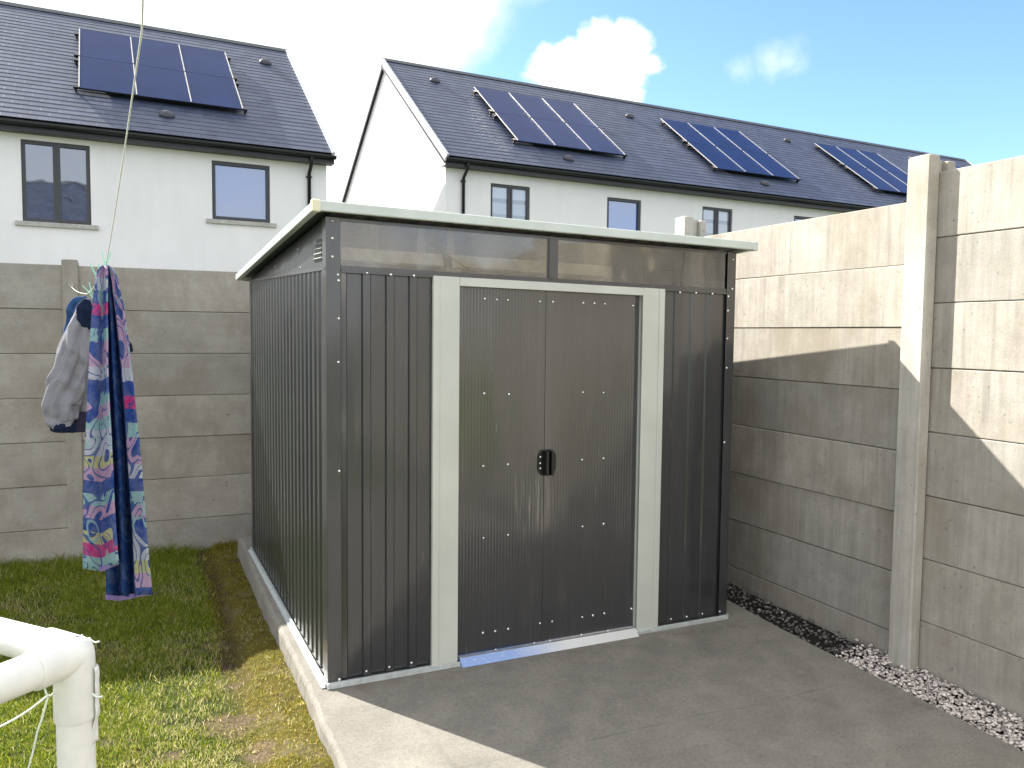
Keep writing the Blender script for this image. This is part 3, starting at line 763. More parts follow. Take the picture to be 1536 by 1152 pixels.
for x, z in ((.728, 1.718), (.790, 1.716), (.849, 1.716), (1.020, 1.714), (.728, 1.273), (.857, 1.271), (.728, .933), (.857, .932), (.731, .589), (.861, .589), (.732, .127), (.798, .125), (.866, .127), (1.043, .128)): bolt((x, YD-.0055, z), dl)
for x, z in ((1.094, 1.716), (1.264, 1.719), (1.330, 1.719), (1.393, 1.718), (1.562, 1.714), (1.272, 1.273), (1.394, 1.272), (1.274, .935), (1.401, .935), (1.281, .592), (1.408, .595), (1.114, .128), (1.289, .126), (1.353, .125), (1.422, .126), (1.590, .127)): bolt((x, YD-.0025, z), dr)
# handles: plate with chamfered outer corners and a raised pull
def handle(side, par):
    s = side; xe = 1.0655 if s < 0 else 1.0715; z0, z1 = .868, .995
    pl = [(xe, z0), (xe, z1), (xe+s*.026, z1), (xe+s*.047, z1-.028), (xe+s*.047, z0+.028), (xe+s*.026, z0)]
    mb = MB(T); y = YD-.0045
    poly = [(x, y, z) for x, z in pl]
    if s > 0: poly = poly[::-1]
    mb.prism(poly, (0, y, 0), (0, y-.006, 0))
    g0 = xe+s*.004; g1 = xe+s*.018
    mb.box((g0, y-.040, z0+.004), (g1, y-.006, z1-.004))
    h = mb.build('handle', M['black'], par, bevel=.002)
    return h
handle(-1, dl); handle(1, dr)
for z in (.905, .932, .963): bolt((1.0655-.0345, YD-.0115, z), dl)
# bolts of the cladding
tr = shed
fp = [o for o in shed.children if o.name.startswith('front_panel')]
for x in (.161, .267, .373): bolt((x, -.0185, H1-.011), fp[0]); bolt((x-.004, -.011, .045), fp[0])
for x in (1.835, 1.942, 2.05): bolt((x+.004, -.0185, H1-.018), fp[1]); bolt((x, -.011, .045), fp[1])
cp = [o for o in shed.children if o.name.startswith('corner_post')]
for z in (1.79, 1.765, 1.605, 1.42, .95, .03): bolt((.036, -.0165, z), cp[0], r=.005)
for z in (2.015, 1.94, 1.862): bolt((.012, -.0165, z), cp[0])
for z in (1.79, 1.71, 1.56, 1.40, .99, .045): bolt((W_-.032, -.0165, z), cp[1])
for z in (1.99, 1.83): bolt((W_-.006, -.0165, z), cp[1])
gp = [o for o in shed.children if o.name.startswith('gable_panel')][0]
for y, z in ((.62, 1.93), (1.25, 1.875), (.55, 1.838)): bolt((-.0045, y, z), gp, 'L').scale = (.6, .6, .6)
# base track: pale angle round the foot of the walls
mb = MB(T); mb.box((-.022, -.030, .002), (.4625, -.0175, .024)); mb.box((.462, -.034, .002), (.600, -.0265, .022)); mb.box((-.022, -.037, .002), (.600, -.0345, .008)); mb.build('base_track', M['galvw'], shed, bevel=.001)
mb = MB(T); mb.box((1.600, -.034, .002), (2.215, -.0265, .018)); mb.box((1.60, -.026, .003), (2.215, -.0175, .022)); mb.build('base_track', M['galvw'], shed, bevel=.001)
mb = MB(T); mb.box((-.030, -.016, .002), (-.0175, D_+.01, .022)); mb.box((-.044, -.016, .002), (-.0305, D_+.01, .006)); mb.build('base_track', M['galvw'], shed)
mb = MB(T); mb.box((W_+.0175, -.016, .002), (W_+.030, D_+.01, .022)); mb.build('base_track', M['galvw'], shed)
# door sill ramp with protective blue film on its left half
mb = MB(T); mb.prism([(.602, -.058, .003), (.602, -.020, .034), (.602, .030, .034), (.602, .030, .003)], (.602, 0, 0), (1.598, 0, 0)); mb.build('door_sill', M['film'], shed, bevel=.001)
mb = MB(T); mb.box((.600, -.020, .0345), (1.60, -.0155, .040)); mb.build('sill_lip', M['galv'], shed)
for x in (.60+.19, 1.0, 1.09, 1.27, 1.43): bolt((x, -.0165, .043), shed, r=.004)

# ------------------------------------------------------------------ houses
AH = R(3); HP0 = Vector((5.47, 14.0, 0)); ht = Vector((math.cos(AH), math.sin(AH), 0)); hn = Vector((-math.sin(AH), math.cos(AH), 0))
def HT(p): u, v, z = p; return HP0+ht*u+hn*v+Vector((0, 0, z))
LIVE = {}
def window(parent, u0, u1, z0, z1, double, mat, T_=HT):
    mb = MB(T_); fw = .065; y0, y1 = .035, .10
    mb.box((u0, y0, z0), (u1, y1, z0+fw)); mb.box((u0, y0, z1-fw), (u1, y1, z1))
    mb.box((u0, y0, z0+fw), (u0+fw, y1, z1-fw)); mb.box((u1-fw, y0, z0+fw), (u1, y1, z1-fw))
    um = (u0+u1)/2
    if double: mb.box((um-fw*.85, y0, z0+fw), (um+fw*.85, y1, z1-fw))
    # opening sash edge set forward
    s0, s1 = (um+fw*.2, u1-.02) if double else (u0+.02, u1-.02)
    f2 = .05
    for a, b in (((s0, y0-.012, z0+.02), (s1, y0-.001, z0+.02+f2)), ((s0, y0-.012, z1-.02-f2), (s1, y0-.001, z1-.02)), ((s0, y0-.012, z0+.02+f2), (s0+f2, y0-.001, z1-.02-f2)), ((s1-f2, y0-.012, z0+.02+f2), (s1, y0-.001, z1-.02-f2))):
        mb.box(a, b)
    w = mb.build('window', M['frame'], parent)
    panes = [(u0+fw, um-fw*.85), (um+fw*.85, u1-fw)] if double else [(u0+fw, u1-fw)]
    for a, b in panes:
        mb = MB(T_); vs = [(a-.005, .075, z0+fw-.005), (b+.005, .075, z0+fw-.005), (b+.005, .075, z1-fw+.005), (a-.005, .075, z1-fw+.005)]
        mb.add(vs, [(0, 1, 2, 3)], [[(0, 0), (1, 0), (1, 1), (0, 1)]]); mb.build('pane', mat, w)
    mb = MB(T_); mb.box((u0-.12, -.05, z0-.085), (u1+.12, .03, z0-.003)); mb.build('sill', M['sill'], w, bevel=.004)
def wall_with_holes(mb, u0, u1, v, z0, z1, holes, depth=.11):
    us = sorted({u0, u1, *[h[0] for h in holes], *[h[1] for h in holes]}); zs = sorted({z0, z1, *[h[2] for h in holes], *[h[3] for h in holes]})
    for a, b in zip(us, us[1:]):
        for c, d in zip(zs, zs[1:]):
            if any(h[0] <= a and b <= h[1] and h[2] <= c and d <= h[3] for h in holes): continue
            mb.add([(a, v, c), (b, v, c), (b, v, d), (a, v, d)], [(0, 1, 2, 3)])
    for a, b, c, d in holes:
        q = v+depth
        mb.add([(a, v, c), (a, v, d), (a, q, d), (a, q, c)], [(0, 1, 2, 3)]); mb.add([(b, v, c), (b, q, c), (b, q, d), (b, v, d)], [(0, 1, 2, 3)])
        mb.add([(a, v, d), (b, v, d), (b, q, d), (a, q, d)], [(0, 1, 2, 3)]); mb.add([(a, v, c), (a, q, c), (b, q, c), (b, v, c)], [(0, 1, 2, 3)])
        mb.add([(a, q, c), (b, q, c), (b, q, d), (a, q, d)], [(0, 1, 2, 3)])
def house(u0, u1, ze, zr, vr, label, wins, arrays, vents, pipe=None, gl=False, gr=False, T_=HT, group='white rendered terraced houses behind the garden', ridge_cut=None):
    base = T_((u0, 0, -.2))
    h = empty('house', base, label, 'house', group)
    v0 = -.27; L = math.hypot(vr-v0, zr-ze); cs, sn = (vr-v0)/L, (zr-ze)/L
    sof = ze-.19
    mb = MB(T_); wall_with_holes(mb, u0, u1, 0., -.2, sof+.02, [(w[0], w[1], w[2], w[3]) for w in wins])
    back = 2*vr
    g = .0015
    def gable(u, flip):
        zz = lambda v: ze-.10+(zr-ze)*(v-v0)/(vr-v0)
        poly = [(u, 0, -.2), (u, back, -.2), (u, back, zz(0)), (u, vr, zz(vr)), (u, 0, zz(0))]
        mb.add(poly if flip else poly[::-1], [(0, 1, 2, 3, 4)])
    gable(u0+(0 if gl else g), False); gable(u1-(0 if gr else g), True)
    mb.add([(u0, back, -.2), (u0, back, sof+.1), (u1, back, sof+.1), (u1, back, -.2)], [(0, 1, 2, 3)])
    mb.build('wall', M['render'], h)
    # roof: overlapping slate courses
    ov = .10; a = u0-(ov if gl else 0); b = u1+(ov if gr else 0)
    C_ = .1923; n = int(L/C_); lift = .006
    mb = MB(T_)
    def rp(u, s, up): return (u, v0+s*cs-up*sn, ze+s*sn+up*cs)
    for side in (0, 1):
        def q(u, s, up):
            p = rp(u, s, up); return p if side == 0 else (p[0], 2*vr-p[1], p[2])
        for k in range(n+1):
            s0, s1 = k*C_, min((k+1)*C_, L)
            if s1 <= s0: continue
            vs = [q(a, s0, .03+lift), q(b, s0, .03+lift), q(b, s1, .03), q(a, s1, .03)]
            uu = [(a, s0+.002), (b, s0+.002), (b, s1-.002), (a, s1-.002)]
            mb.add(vs, [(0, 1, 2, 3) if side == 0 else (3, 2, 1, 0)], [uu if side == 0 else uu[::-1]])
            lo = [q(a, s0, .028), q(b, s0, .028), q(b, s0, .03+lift), q(a, s0, .03+lift)]
            mb.add(lo, [(0, 1, 2, 3) if side == 0 else (3, 2, 1, 0)], [[(a, s0+.002)]*4])
        lo = [q(a, 0, -.02), q(b, 0, -.02), q(b, L, -.02), q(a, L, -.02)]
        mb.add(lo, [(3, 2, 1, 0) if side == 0 else (0, 1, 2, 3)])
    roof_ = mb.build('roof', M['slate'], h)
    mb = MB(T_); zt = zr+.03/cs
    mb.prism([(a, vr-.13, zt-.07), (a, vr, zt+.045), (a, vr+.13, zt-.07), (a, vr, zt+.0)], (a, 0, 0), (b, 0, 0)); mb.build('ridge', M['ridge'], roof_)
    for on, u in ((gl, a), (gr, b)):
        if on:
            s = 1 if u == a else -1
            for side in (0, 1):
                mb = MB(T_); pts = [rp(u, -.02, -.10), rp(u, -.02, .065), rp(u, L+.01, .065), rp(u, L+.01, -.10)]
                if side: pts = [(p[0], 2*vr-p[1], p[2]) for p in pts]
                mb.prism(pts, (u-s*.025, 0, 0), (u+s*.03, 0, 0)); mb.build('verge', M['verge'], roof_)
                mb = MB(T_); pts = [rp(u, .0, -.17), rp(u, .0, -.102), rp(u, L, -.102), rp(u, L, -.17)]
                if side: pts = [(p[0], 2*vr-p[1], p[2]) for p in pts]
                mb.prism(pts, (u-s*.002, 0, 0), (u+s*.03, 0, 0)); mb.build('verge_board', M['gutter'], roof_)
    # fascia, soffit, gutter
    mb = MB(T_); mb.box((a, v0+.02, sof), (b, v0+.045, ze-.005)); mb.box((a, v0+.046, sof), (b, -.002, sof+.018)); mb.build('fascia', M['gutter'], h)
    mb = MB(T_); rows = []
    for uu in (a-.02, b+.02):
        rows.append([(uu, v0-.045+math.cos(t)*.06, ze-.045+math.sin(t)*.065-.0) for t in [math.pi+math.pi*i/8 for i in range(9)]] + [(uu, v0+.015, ze-.035), (uu, v0-.105, ze-.035)])
    mb.grid(rows, smooth=False, close=True); mb.add(rows[0], [tuple(range(11))]); mb.add(rows[1], [tuple(range(11))]); mb.build('gutter', M['gutter'], h)
    if pipe is not None:
        mb = MB(T_); mb.tube([(pipe, v0-.03, ze-.1), (pipe, v0-.03, ze-.2), (pipe, -.05, ze-.40), (pipe, -.05, -.1)], .038, 10)
        for z in (ze-.48, ze-2.3, ze-4.): mb.box((pipe-.06, -.055, z), (pipe+.06, -.001, z+.03))
        mb.build('downpipe', M['gutter'], h)
    for w in wins: window(h, w[0], w[1], w[2], w[3], w[4], w[5], T_)
    for (ua, s0, nc, wd, hg) in arrays:
        for c in range(nc):
            for r_ in range(2):
                ux0, ux1 = ua+c*wd+.012, ua+(c+1)*wd-.012; sa, sb = s0+r_*hg+.006, s0+(r_+1)*hg-.006
                mb = MB(T_)
                P = [rp(ux0, sa, .17), rp(ux1, sa, .17), rp(ux1, sb, .17), rp(ux0, sb, .17)]; Q = [rp(ux0, sa, .135), rp(ux1, sa, .135), rp(ux1, sb, .135), rp(ux0, sb, .135)]
                mb.add(P, [(0, 1, 2, 3)], [[(0, 0), (1, 0), (1, 1), (0, 1)]], 0)
                mb.add(P+Q, [(4, 7, 6, 5), (0, 4, 5, 1), (1, 5, 6, 2), (2, 6, 7, 3), (3, 7, 4, 0)], mi=1)
                pn = mb.build('solar_panel', [M['pv'], M['pvframe']], roof_)
        for c in range(nc+1):   # bright edge strips between the columns
            uu = ua+c*wd; mb = MB(T_); 
            for r_ in range(2):
                sa, sb = s0+r_*hg+.03, s0+(r_+1)*hg-.03
                q = [rp(uu-.010, sa, .160), rp(uu+.010, sa, .160), rp(uu+.010, sb, .160), rp(uu-.010, sb, .160)]; q2 = [rp(uu-.010, sa, .178), rp(uu+.010, sa, .178), rp(uu+.010, sb, .178), rp(uu-.010, sb, .178)]
                mb.add(q2+q, [(0, 1, 2, 3), (0, 4, 5, 1), (1, 5, 6, 2), (2, 6, 7, 3), (3, 7, 4, 0)])
            mb.build('panel_clamp', M['alu'], roof_)
        for sr in (s0+.13, s0+hg-.13, s0+hg+.16, s0+2*hg-.25):
            mb = MB(T_); q = []
            mb.prism([rp(ua-.10, sr, .085), rp(ua-.10, sr+.04, .085), rp(ua-.10, sr+.04, .13), rp(ua-.10, sr, .13)], (0, 0, 0), (nc*wd+.2, 0, 0))
            for uu in (ua-.07, ua+nc*wd+.05):
                mb.prism([rp(uu, sr-.05, .03), rp(uu, sr+.02, .03), rp(uu, sr+.02, .14), rp(uu, sr-.05, .10)], (0, 0, 0), (.03, 0, 0))
                mb.prism([rp(uu-.02, sr-.07, .10), rp(uu-.02, sr+.03, .10), rp(uu-.02, sr+.03, .15), rp(uu-.02, sr-.07, .15)], (0, 0, 0), (.07, 0, 0))
            mb.build('mounting_rail', M['pvframe'], roof_)
    for (uu, s_) in vents:
        mb = MB(T_); rows = []
        for k in range(6):
            t = k/5*math.pi/2; rows.append([rp(uu+.15*math.cos(t)*math.cos(a_), s_+.12*math.cos(t)*math.sin(a_), .04+.10*math.sin(t)) for a_ in [2*math.pi*i/14 for i in range(14)]])
        base_ = [rp(uu+.10*math.cos(a_), s_+.08*math.sin(a_), .02) for a_ in [2*math.pi*i/14 for i in range(14)]]
        mb.grid([base_]+rows, close=True); mb.build('roof_vent', M['vent'], roof_)
    return h
UW = 6.27
def std(u0, ze): pass
# left terrace: its right-hand end house is in view
uL = -2.72
house(uL-UW, uL, 5.25, 8.74, 4.36, 'white house left of the gap with grey slate roof and two windows above the fence', 
      [(-8.27, -7.165, 3.50, 4.965, True, M['glassdark']), (-5.02, -3.895, 3.775, 4.935, False, M['glassskypaint'])],
      [(-7.33, 1.34, 3, 1.01, 1.63)], [(-5.80, .85), (-3.34, 4.66)], pipe=-3.10, gr=True)
house(uL-2*UW, uL-UW, 5.25, 8.74, 4.36, 'white house adjoining the left end house on its far left side',
      [(-14.54, -13.4, 3.50, 4.965, True, M['glassdark']), (-11.29, -10.16, 3.775, 4.935, False, M['glassskypaint'])],
      [(-13.6, 1.34, 3, 1.01, 1.63)], [(-12.0, .85)], gl=True)
ZR_, VR_ = 8.93, 4.30
specs = [
 (0, 'white terraced house with a sunlit gable end, nearest of the row behind the shed', [(1.15, 2.20, 3.62, 5.07, True, M['glassblind']), (4.43, 5.49, 3.85, 5.03, False, M['glassskypaint'])], [(2.11, 1.03, 3, 1.06, 1.66)], [(1.10, 4.65), (3.38, .60)], .43),
 (1, 'white terraced house second from the gable end, above the right end of the shed', [(7.53, 8.60, 3.62, 5.05, True, M['glassblind']), (10.95, 12.0, 3.85, 5.06, False, M['glassskypaint'])], [(8.40, .98, 3, 1.06, 1.66)], [(7.34, 4.36), (9.96, .61)], None),
 (2, 'white terraced house third from the gable end, mostly hidden by the concrete fence', [(13.8, 14.9, 3.62, 5.05, True, M['glassblind']), (17.2, 18.3, 3.85, 5.06, False, M['glassskypaint'])], [(15.1, 1.05, 3, 1.06, 1.66)], [(14.0, 4.5), (16.2, .61)], None),
 (3, 'far end terraced house whose roof tip shows over the tall fence panels', [(20.1, 21.2, 3.62, 5.05, True, M['glassblind'])], [(21.6, 1.05, 3, 1.06, 1.66)], [(20.8, 4.8)], None)]
for i, lb, wn, ar, vn, pp in specs:
    house(i*UW, (i+1)*UW, 5.50, ZR_, VR_, lb, wn, ar, vn, pipe=pp, gl=(i == 0), gr=(i == 3))

# the house the garden belongs to, behind the viewpoint (seen mirrored in panes and paint)
AR = math.pi+R(1); RP0 = Vector((1.0, -10.5, 0)); r1 = Vector((math.cos(AR), math.sin(AR), 0)); r2 = Vector((-math.sin(AR), math.cos(AR), 0))
def RTf(p): u, v, z = p; return RP0+r1*u+r2*v+Vector((0, 0, z))
house(0, UW+2, 5.3, 8.6, 3.6, 'white house standing behind the viewpoint at the other end of the garden',
      [(1.2, 2.4, 3.5, 4.9, True, M['glassdark']), (4.6, 5.7, 3.7, 4.9, False, M['glassdark']), (3.4, 5.6, .1, 2.2, True, M['glassdark'])], [], [(2.5, 3.8)], gl=True, gr=True, T_=RTf, group=None)

# shrub by the right wall, out of frame: its green shows as a blur in the doors
def shrub(x, y):
    e = empty('shrub', (x, y, -.1), 'yellow green shrub against the right hand fence nearer the house', 'shrub')
    mb = MB(); mb.tube([(x, y, -.12), (x+.02, y, .3), (x, y+.03, .8)], [.03, .022, .01], 7)
    for k in range(6):
        a = k*1.05; mb.tube([(x, y, .15+.08*k), (x+.13*math.cos(a), y+.13*math.sin(a), .45+.1*k)], [.012, .005], 5)
    mb.build('trunk', M['bark'], e)
    mb = MB(); r = random.Random(3)
    for i in range(2600):
        t = r.random(); ph = r.uniform(0, 6.283); zc = .30+.95*t; rr = .27*math.sin(math.pi*min(1, t*.85+.12))*(r.random()**.4)*(1+.25*math.sin(3*ph+6*t))
        p = Vector((x+rr*math.cos(ph), y+rr*math.sin(ph), zc)); d = Vector((r.uniform(-1, 1), r.uniform(-1, 1), r.uniform(-.3, 1))).normalized(); s_ = d.orthogonal().normalized()
        l = r.uniform(.03, .05); mb.add([p, p+d*l*.5+s_*l*.25, p+d*l, p+d*l*.5-s_*l*.25], [(0, 1, 2, 3)])
    mb.build('foliage', M['leaf'], e)
shrub(2.36, -3.40)

# ------------------------------------------------------------------ clothes line, pegs, washing
hookP = atY(107, 428, XB-.045)
TY = -.25; HY = .25; towP = atY(159, 398, TY); hoodP = atY(131, 441, HY)
mb = MB()
mb.tube([hookP+Vector((0, .03, 0)), hookP], .004, 8)
ring = [hookP+Vector((.012*math.sin(t), -.012+.0*t, .014*math.cos(t))) for t in [2*math.pi*i/12 for i in range(11)]]
mb.tube(ring, .0022, 6); mb.build('hook', M['hook'], hookpost)
endP = Vector((-.50, -10.36, 2.95))
nearP = atY(213, 45, -2.2)
ctrl = [hookP+Vector((0, -.01, -.01)), hoodP, towP, nearP]
pts = []
for a, b in zip(ctrl, ctrl[1:]):
    for k in range(8):
        t = k/8; p = a.lerp(b, t); p.z -= .012*math.sin(math.pi*t); pts.append(p)
for k in range(21):
    t = k/20; p = nearP.lerp(endP, t); p.z -= .10*math.sin(math.pi*t); pts.append(p)
mb = MB(); mb.tube(pts, .0013, 6); o = mb.build('clothes_line', M['cord']); tag(o, 'thin pale clothes line running overhead to a hook in the fence post', 'clothes line')
def peg(p, lean, label, open_=.012):
    mb = MB(); x = Vector((1, 0, 0)); z = Vector((0, 0, 1)); q = Matrix.Rotation(lean, 3, 'Y')
    for s in (-1, 1):
        prof = [(s*.0015, -.040), (s*.004, -.040), (s*.0065, -.012), (s*.0045, -.004), (s*.0085, .008), (s*(open_+.003), .036), (s*open_, .036), (s*.004, .006), (s*.002, -.006)]
        poly = [p+q @ Vector((a, -.005, b)) for a, b in prof]; mb.prism(poly, (0, 0, 0), (0, .010, 0))
    mb.tube([p+q @ Vector((-.006, 0, .001)), p+q @ Vector((.006, 0, .001))], .0035, 8)
    tag(mb.build('clothes_peg', M['mint']), label, 'clothes peg', 'mint green pegs on the clothes line')
dl_ = (hoodP-towP).normalized()
peg(towP+Vector((0, 0, .012)), .05, 'mint green peg standing upright at the tip of the patchwork towel')
peg(towP+dl_*.10+Vector((-.018, 0, -.010)), -.12, 'mint green peg just left of the towel tip, highest of the two beside it')
peg(hoodP+Vector((.012, -.02, .008)), -.45, 'mint green peg tilted left, gripping the top of the hooded jacket')

# towel: pleats hung from one point, drawn as fans of strips from the tip down
def towel():
    tw = empty('towel', towP, 'long blue, pink and yellow patchwork beach towel pegged by one point', 'towel')
    y0 = TY
    def fan(name, tops, bots, ybot, depths, mats_idx, pw, nseg=60, vo=0., uo=0.):
        mb = MB(); n = len(tops)
        ry = 396
        rows = []; 
        for i in range(nseg+1):
            t = i/nseg; row = []
            for j in range(n):
                e = t**pw[j]
                px = tops[j]+(bots[j]-tops[j])*e + (2.2*math.sin(5*t+j*1.3)+1.2*math.sin(13*t+j*2.1))*min(1, t*2)*.5
                py = (398 if j % 2 else 400)+((ybot[j])-399)*t
                d = depths[j]*(.35+1.1*t**.6)
                row.append(atY(px, py, y0+d))
            rows.append(row)
        for j in range(n-1):
            sub = 5; rr = []; uu = []
            for i in range(nseg+1):
                A, B = rows[i][j], rows[i][j+1]; rw = []; uw = []
                for k in range(sub+1):
                    f = k/sub; p = A.lerp(B, f); bul = math.sin(math.pi*f)*.008*(1 if depths[j] < depths[j+1] else -1)*min(1, i/8)
                    p = p+Vector((0, -bul, 0))+Vector((.0012*noise.noise(p*40), .003*noise.noise(p*18), 0))
                    rw.append(p); uw.append((uo+(j+f)*.16, vo+(1-i/nseg)))
                rr.append(rw); uu.append(uw)
            mb.grid(rr, uu, mi=mats_idx[j])
        o = mb.build(name, [M['towelA'], M['towelB']], tw, weld=True)
        s = o.modifiers.new('thick', 'SOLIDIFY'); s.thickness = .005; s.offset = 0
        return o
    # front, shorter half
    fan('front_fold', [156, 154, 155, 161], [129, 124, 152, 177], [848, 853, 856, 846], [.055, -.045, .0, -.05], [0, 0, 0], [.33, .34, .8, 2.3])
    # rear, longer half
    fan('back_fold', [156, 157, 160, 161, 163, 163, 167], [170, 159, 178, 185, 201, 206, 228], [880, 898, 900, 893, 896, 894, 891], [.06, .02, .075, .01, .07, .0, -.03], [1, 1, 1, 1, 1, 0], [1, 1, .9, .8, .75, .7, .6], vo=.27, uo=.9)
    # hem tape along the two bottom edges
    for nm, pp in (('hem', [(125, 851, -.03), (152, 857, -.005), (178, 847, -.035)]), ('hem', [(159, 899, .02), (178, 901, .055), (201, 897, .05), (206, 895, .01), (228, 892, -.015)])):
        mb = MB(); up = [atY(x, y-7, y0+d-.004) for x, y, d in pp]; lo = [atY(x, y, y0+d-.004) for x, y, d in pp]
        mb.grid([up, lo], smooth=False); o = mb.build(nm, M['hem'], tw); s = o.modifiers.new('thick', 'SOLIDIFY'); s.thickness = .006; s.offset = 0
M['hem'] = jersey('lilac_hem', (.30, .22, .50))
towel()

# hooded jacket
def loft(mb, rings, seg=64, fold=.0, mi=0, ph=0., cap=True):
    """rings: (px, py, ydepth, half-width m, half-depth m)"""
    rows = []
    n = len(rings); M_ = 9; R_ = []
    for i in range(n-1):
        for k in range(M_):
            t = k/M_; tt = t*t*(3-2*t)*.5+t*.5; R_.append([a+(b-a)*tt for a, b in zip(rings[i], rings[i+1])])
    R_.append(list(rings[-1]))
    for i, (px, py, yy, hw, hd) in enumerate(R_):
        c = atY(px, py, yy); j0 = R_[max(i-1, 0)]; j1 = R_[min(i+1, len(R_)-1)]
        d = (atY(j1[0], j1[1], j1[2])-atY(j0[0], j0[1], j0[2])); d.y = 0; d.normalize(); a = Vector((-d.z, 0, d.x)); b = Vector((0, 1, 0))
        row = []
        for k in range(seg):
            t = 2*math.pi*k/seg; f = 1+fold*(math.sin(3*t+ph+i*.09)*.6+math.sin(5*t+ph*2-i*.13)*.4)-fold*1.3*abs(math.sin(2.5*t+ph+i*.05+.8*math.sin(i*.21)))**9-fold*.6*abs(math.sin(4.5*t-ph+i*.16))**7
            p = c+a*math.cos(t)*hw*f+b*math.sin(t)*hd*f
            p += b*.006*math.sin(p.z*95+p.x*60+4*noise.noise(p*9))*max(0, noise.noise(p*7+Vector((9, 2, 0)))+.25); p += d*.006*noise.noise(p*26)+b*.012*noise.noise(p*16)+a*.012*noise.noise(p*13+Vector((3, 1, 2))); row.append(p)
        rows.append(row)
    mb.grid(rows, close=True, mi=mi)
    if cap: mb.add(rows[0], [tuple(range(seg))[::-1]], mi=mi, smooth=True); mb.add(rows[-1], [tuple(range(seg))], mi=mi, smooth=True)
hj = empty('hooded_jacket', hoodP, 'grey hooded jacket with navy cuffs and hood, half hidden behind the towel', 'jacket')
Y = HY
mb = MB(); loft(mb, [(136, 448, Y, .025, .03), (138, 480, Y, .06, .05), (138, 530, Y, .085, .06), (138, 580, Y, .10, .065), (137, 618, Y, .10, .06)], fold=.10, ph=1.); mb.build('body', M['grey'], hj)
mb = MB(); loft(mb, [(137, 617, Y, .102, .060), (136, 632, Y, .098, .062), (136, 646, Y, .096, .055)], fold=.10, ph=1.); mb.build('hem_band', M['rib'], hj)
mb = MB(); loft(mb, [(125, 462, Y-.05, .028, .035), (119, 490, Y-.06, .046, .045), (111, 530, Y-.065, .056, .05), (101, 570, Y-.06, .066, .054), (93, 605, Y-.055, .070, .052), (94, 630, Y-.05, .056, .05), (96, 639, Y-.05, .042, .04)], fold=.15, ph=.4); mb.build('sleeve', M['grey'], hj)
mb = MB(); loft(mb, [(96, 634, Y-.05, .044, .040), (96, 641, Y-.05, .045, .040), (95, 647, Y-.05, .042, .036)], fold=.06); mb.build('cuff', M['navy'], hj)
mb = MB(); loft(mb, [(130, 447, Y+.03, .012, .02), (122, 453, Y+.035, .026, .028), (113, 470, Y+.04, .032, .028), (106, 495, Y+.04, .026, .025), (100, 522, Y+.04, .018, .02), (95, 548, Y+.03, .008, .012)], fold=.12, ph=2.); mb.build('hood', M['lining'], hj)
mb = MB(); loft(mb, [(131, 449, Y-.08, .014, .02), (126, 462, Y-.085, .030, .03), (127, 480, Y-.08, .032, .03), (133, 494, Y-.07, .018, .02)], fold=.10, ph=.9); mb.build('hood_edge', M['navy'], hj)
mb = MB(); loft(mb, [(158, 500, Y+.02, .04, .03), (175, 510, Y+.03, .040, .035), (187, 521, Y+.03, .032, .03), (193, 530, Y+.03, .020, .02)], fold=.08); mb.build('far_cuff', M['navy'], hj)

# ------------------------------------------------------------------ football goal of white pipe, close to the camera
E0 = atD(111, 982, 1.30); az = R(229); d1 = Vector((math.sin(az), math.cos(az), 0)); d2 = Vector((math.sin(az+math.pi/2), math.cos(az+math.pi/2), 0))
gz = -.1; goal = empty('goal_frame', (E0.x, E0.y, gz), 'white plastic pipe goal frame with loose net cords, cut off at bottom left', 'goal')
rp_ = .0285
def pipe(name, a, b, r=rp_, seg=28, mat='pvc'): mb = MB(); mb.tube([a, a.lerp(b, .5), b], r, seg); return mb.build(name, M[mat], goal)
dn = Vector((0, 0, -1))
pipe('upright', E0+dn*.07, Vector((E0.x, E0.y, gz)))
pipe('crossbar', E0+d1*.07, E0+d1*1.5); pipe('side_bar', E0+d2*.07, E0+d2*.75)
E1 = E0+d1*1.57; E2 = E0+d2*.82; E3 = E1+d2*.82
pipe('upright', E1+dn*.07, Vector((E1.x, E1.y, gz))); pipe('side_bar', E1+d2*.07, E1+d2*.75)
for e_ in (E2, E3): pipe('back_stay', e_+dn*.07, Vector((e_.x, e_.y, gz)))
pipe('back_bar', E2+d1*.07, E2+d1*1.5)
def corner(P, dirs):
    mb = MB()
    for d in dirs:
        q_ = .105 if d.z < 0 else .071
        mb.tube([P+d*.0, P+d*(q_-.003), P+d*q_], [rp_+.0022, rp_+.0036, rp_+.0028], 28)
    rows = []
    for k in range(1, 12):
        t = math.pi*k/12-math.pi/2; rows.append([P+Vector((math.cos(t)*math.cos(a), math.cos(t)*math.sin(a), math.sin(t)))*(rp_+.0022) for a in [2*math.pi*i/28 for i in range(28)]])
    mb.grid(rows, close=True); mb.build('corner_joint', M['pvc'], goal)
corner(E0, [dn, d1, d2]); corner(E1, [dn, -d1, d2]); corner(E2, [dn, d1, -d2]); corner(E3, [dn, -d1, -d2])
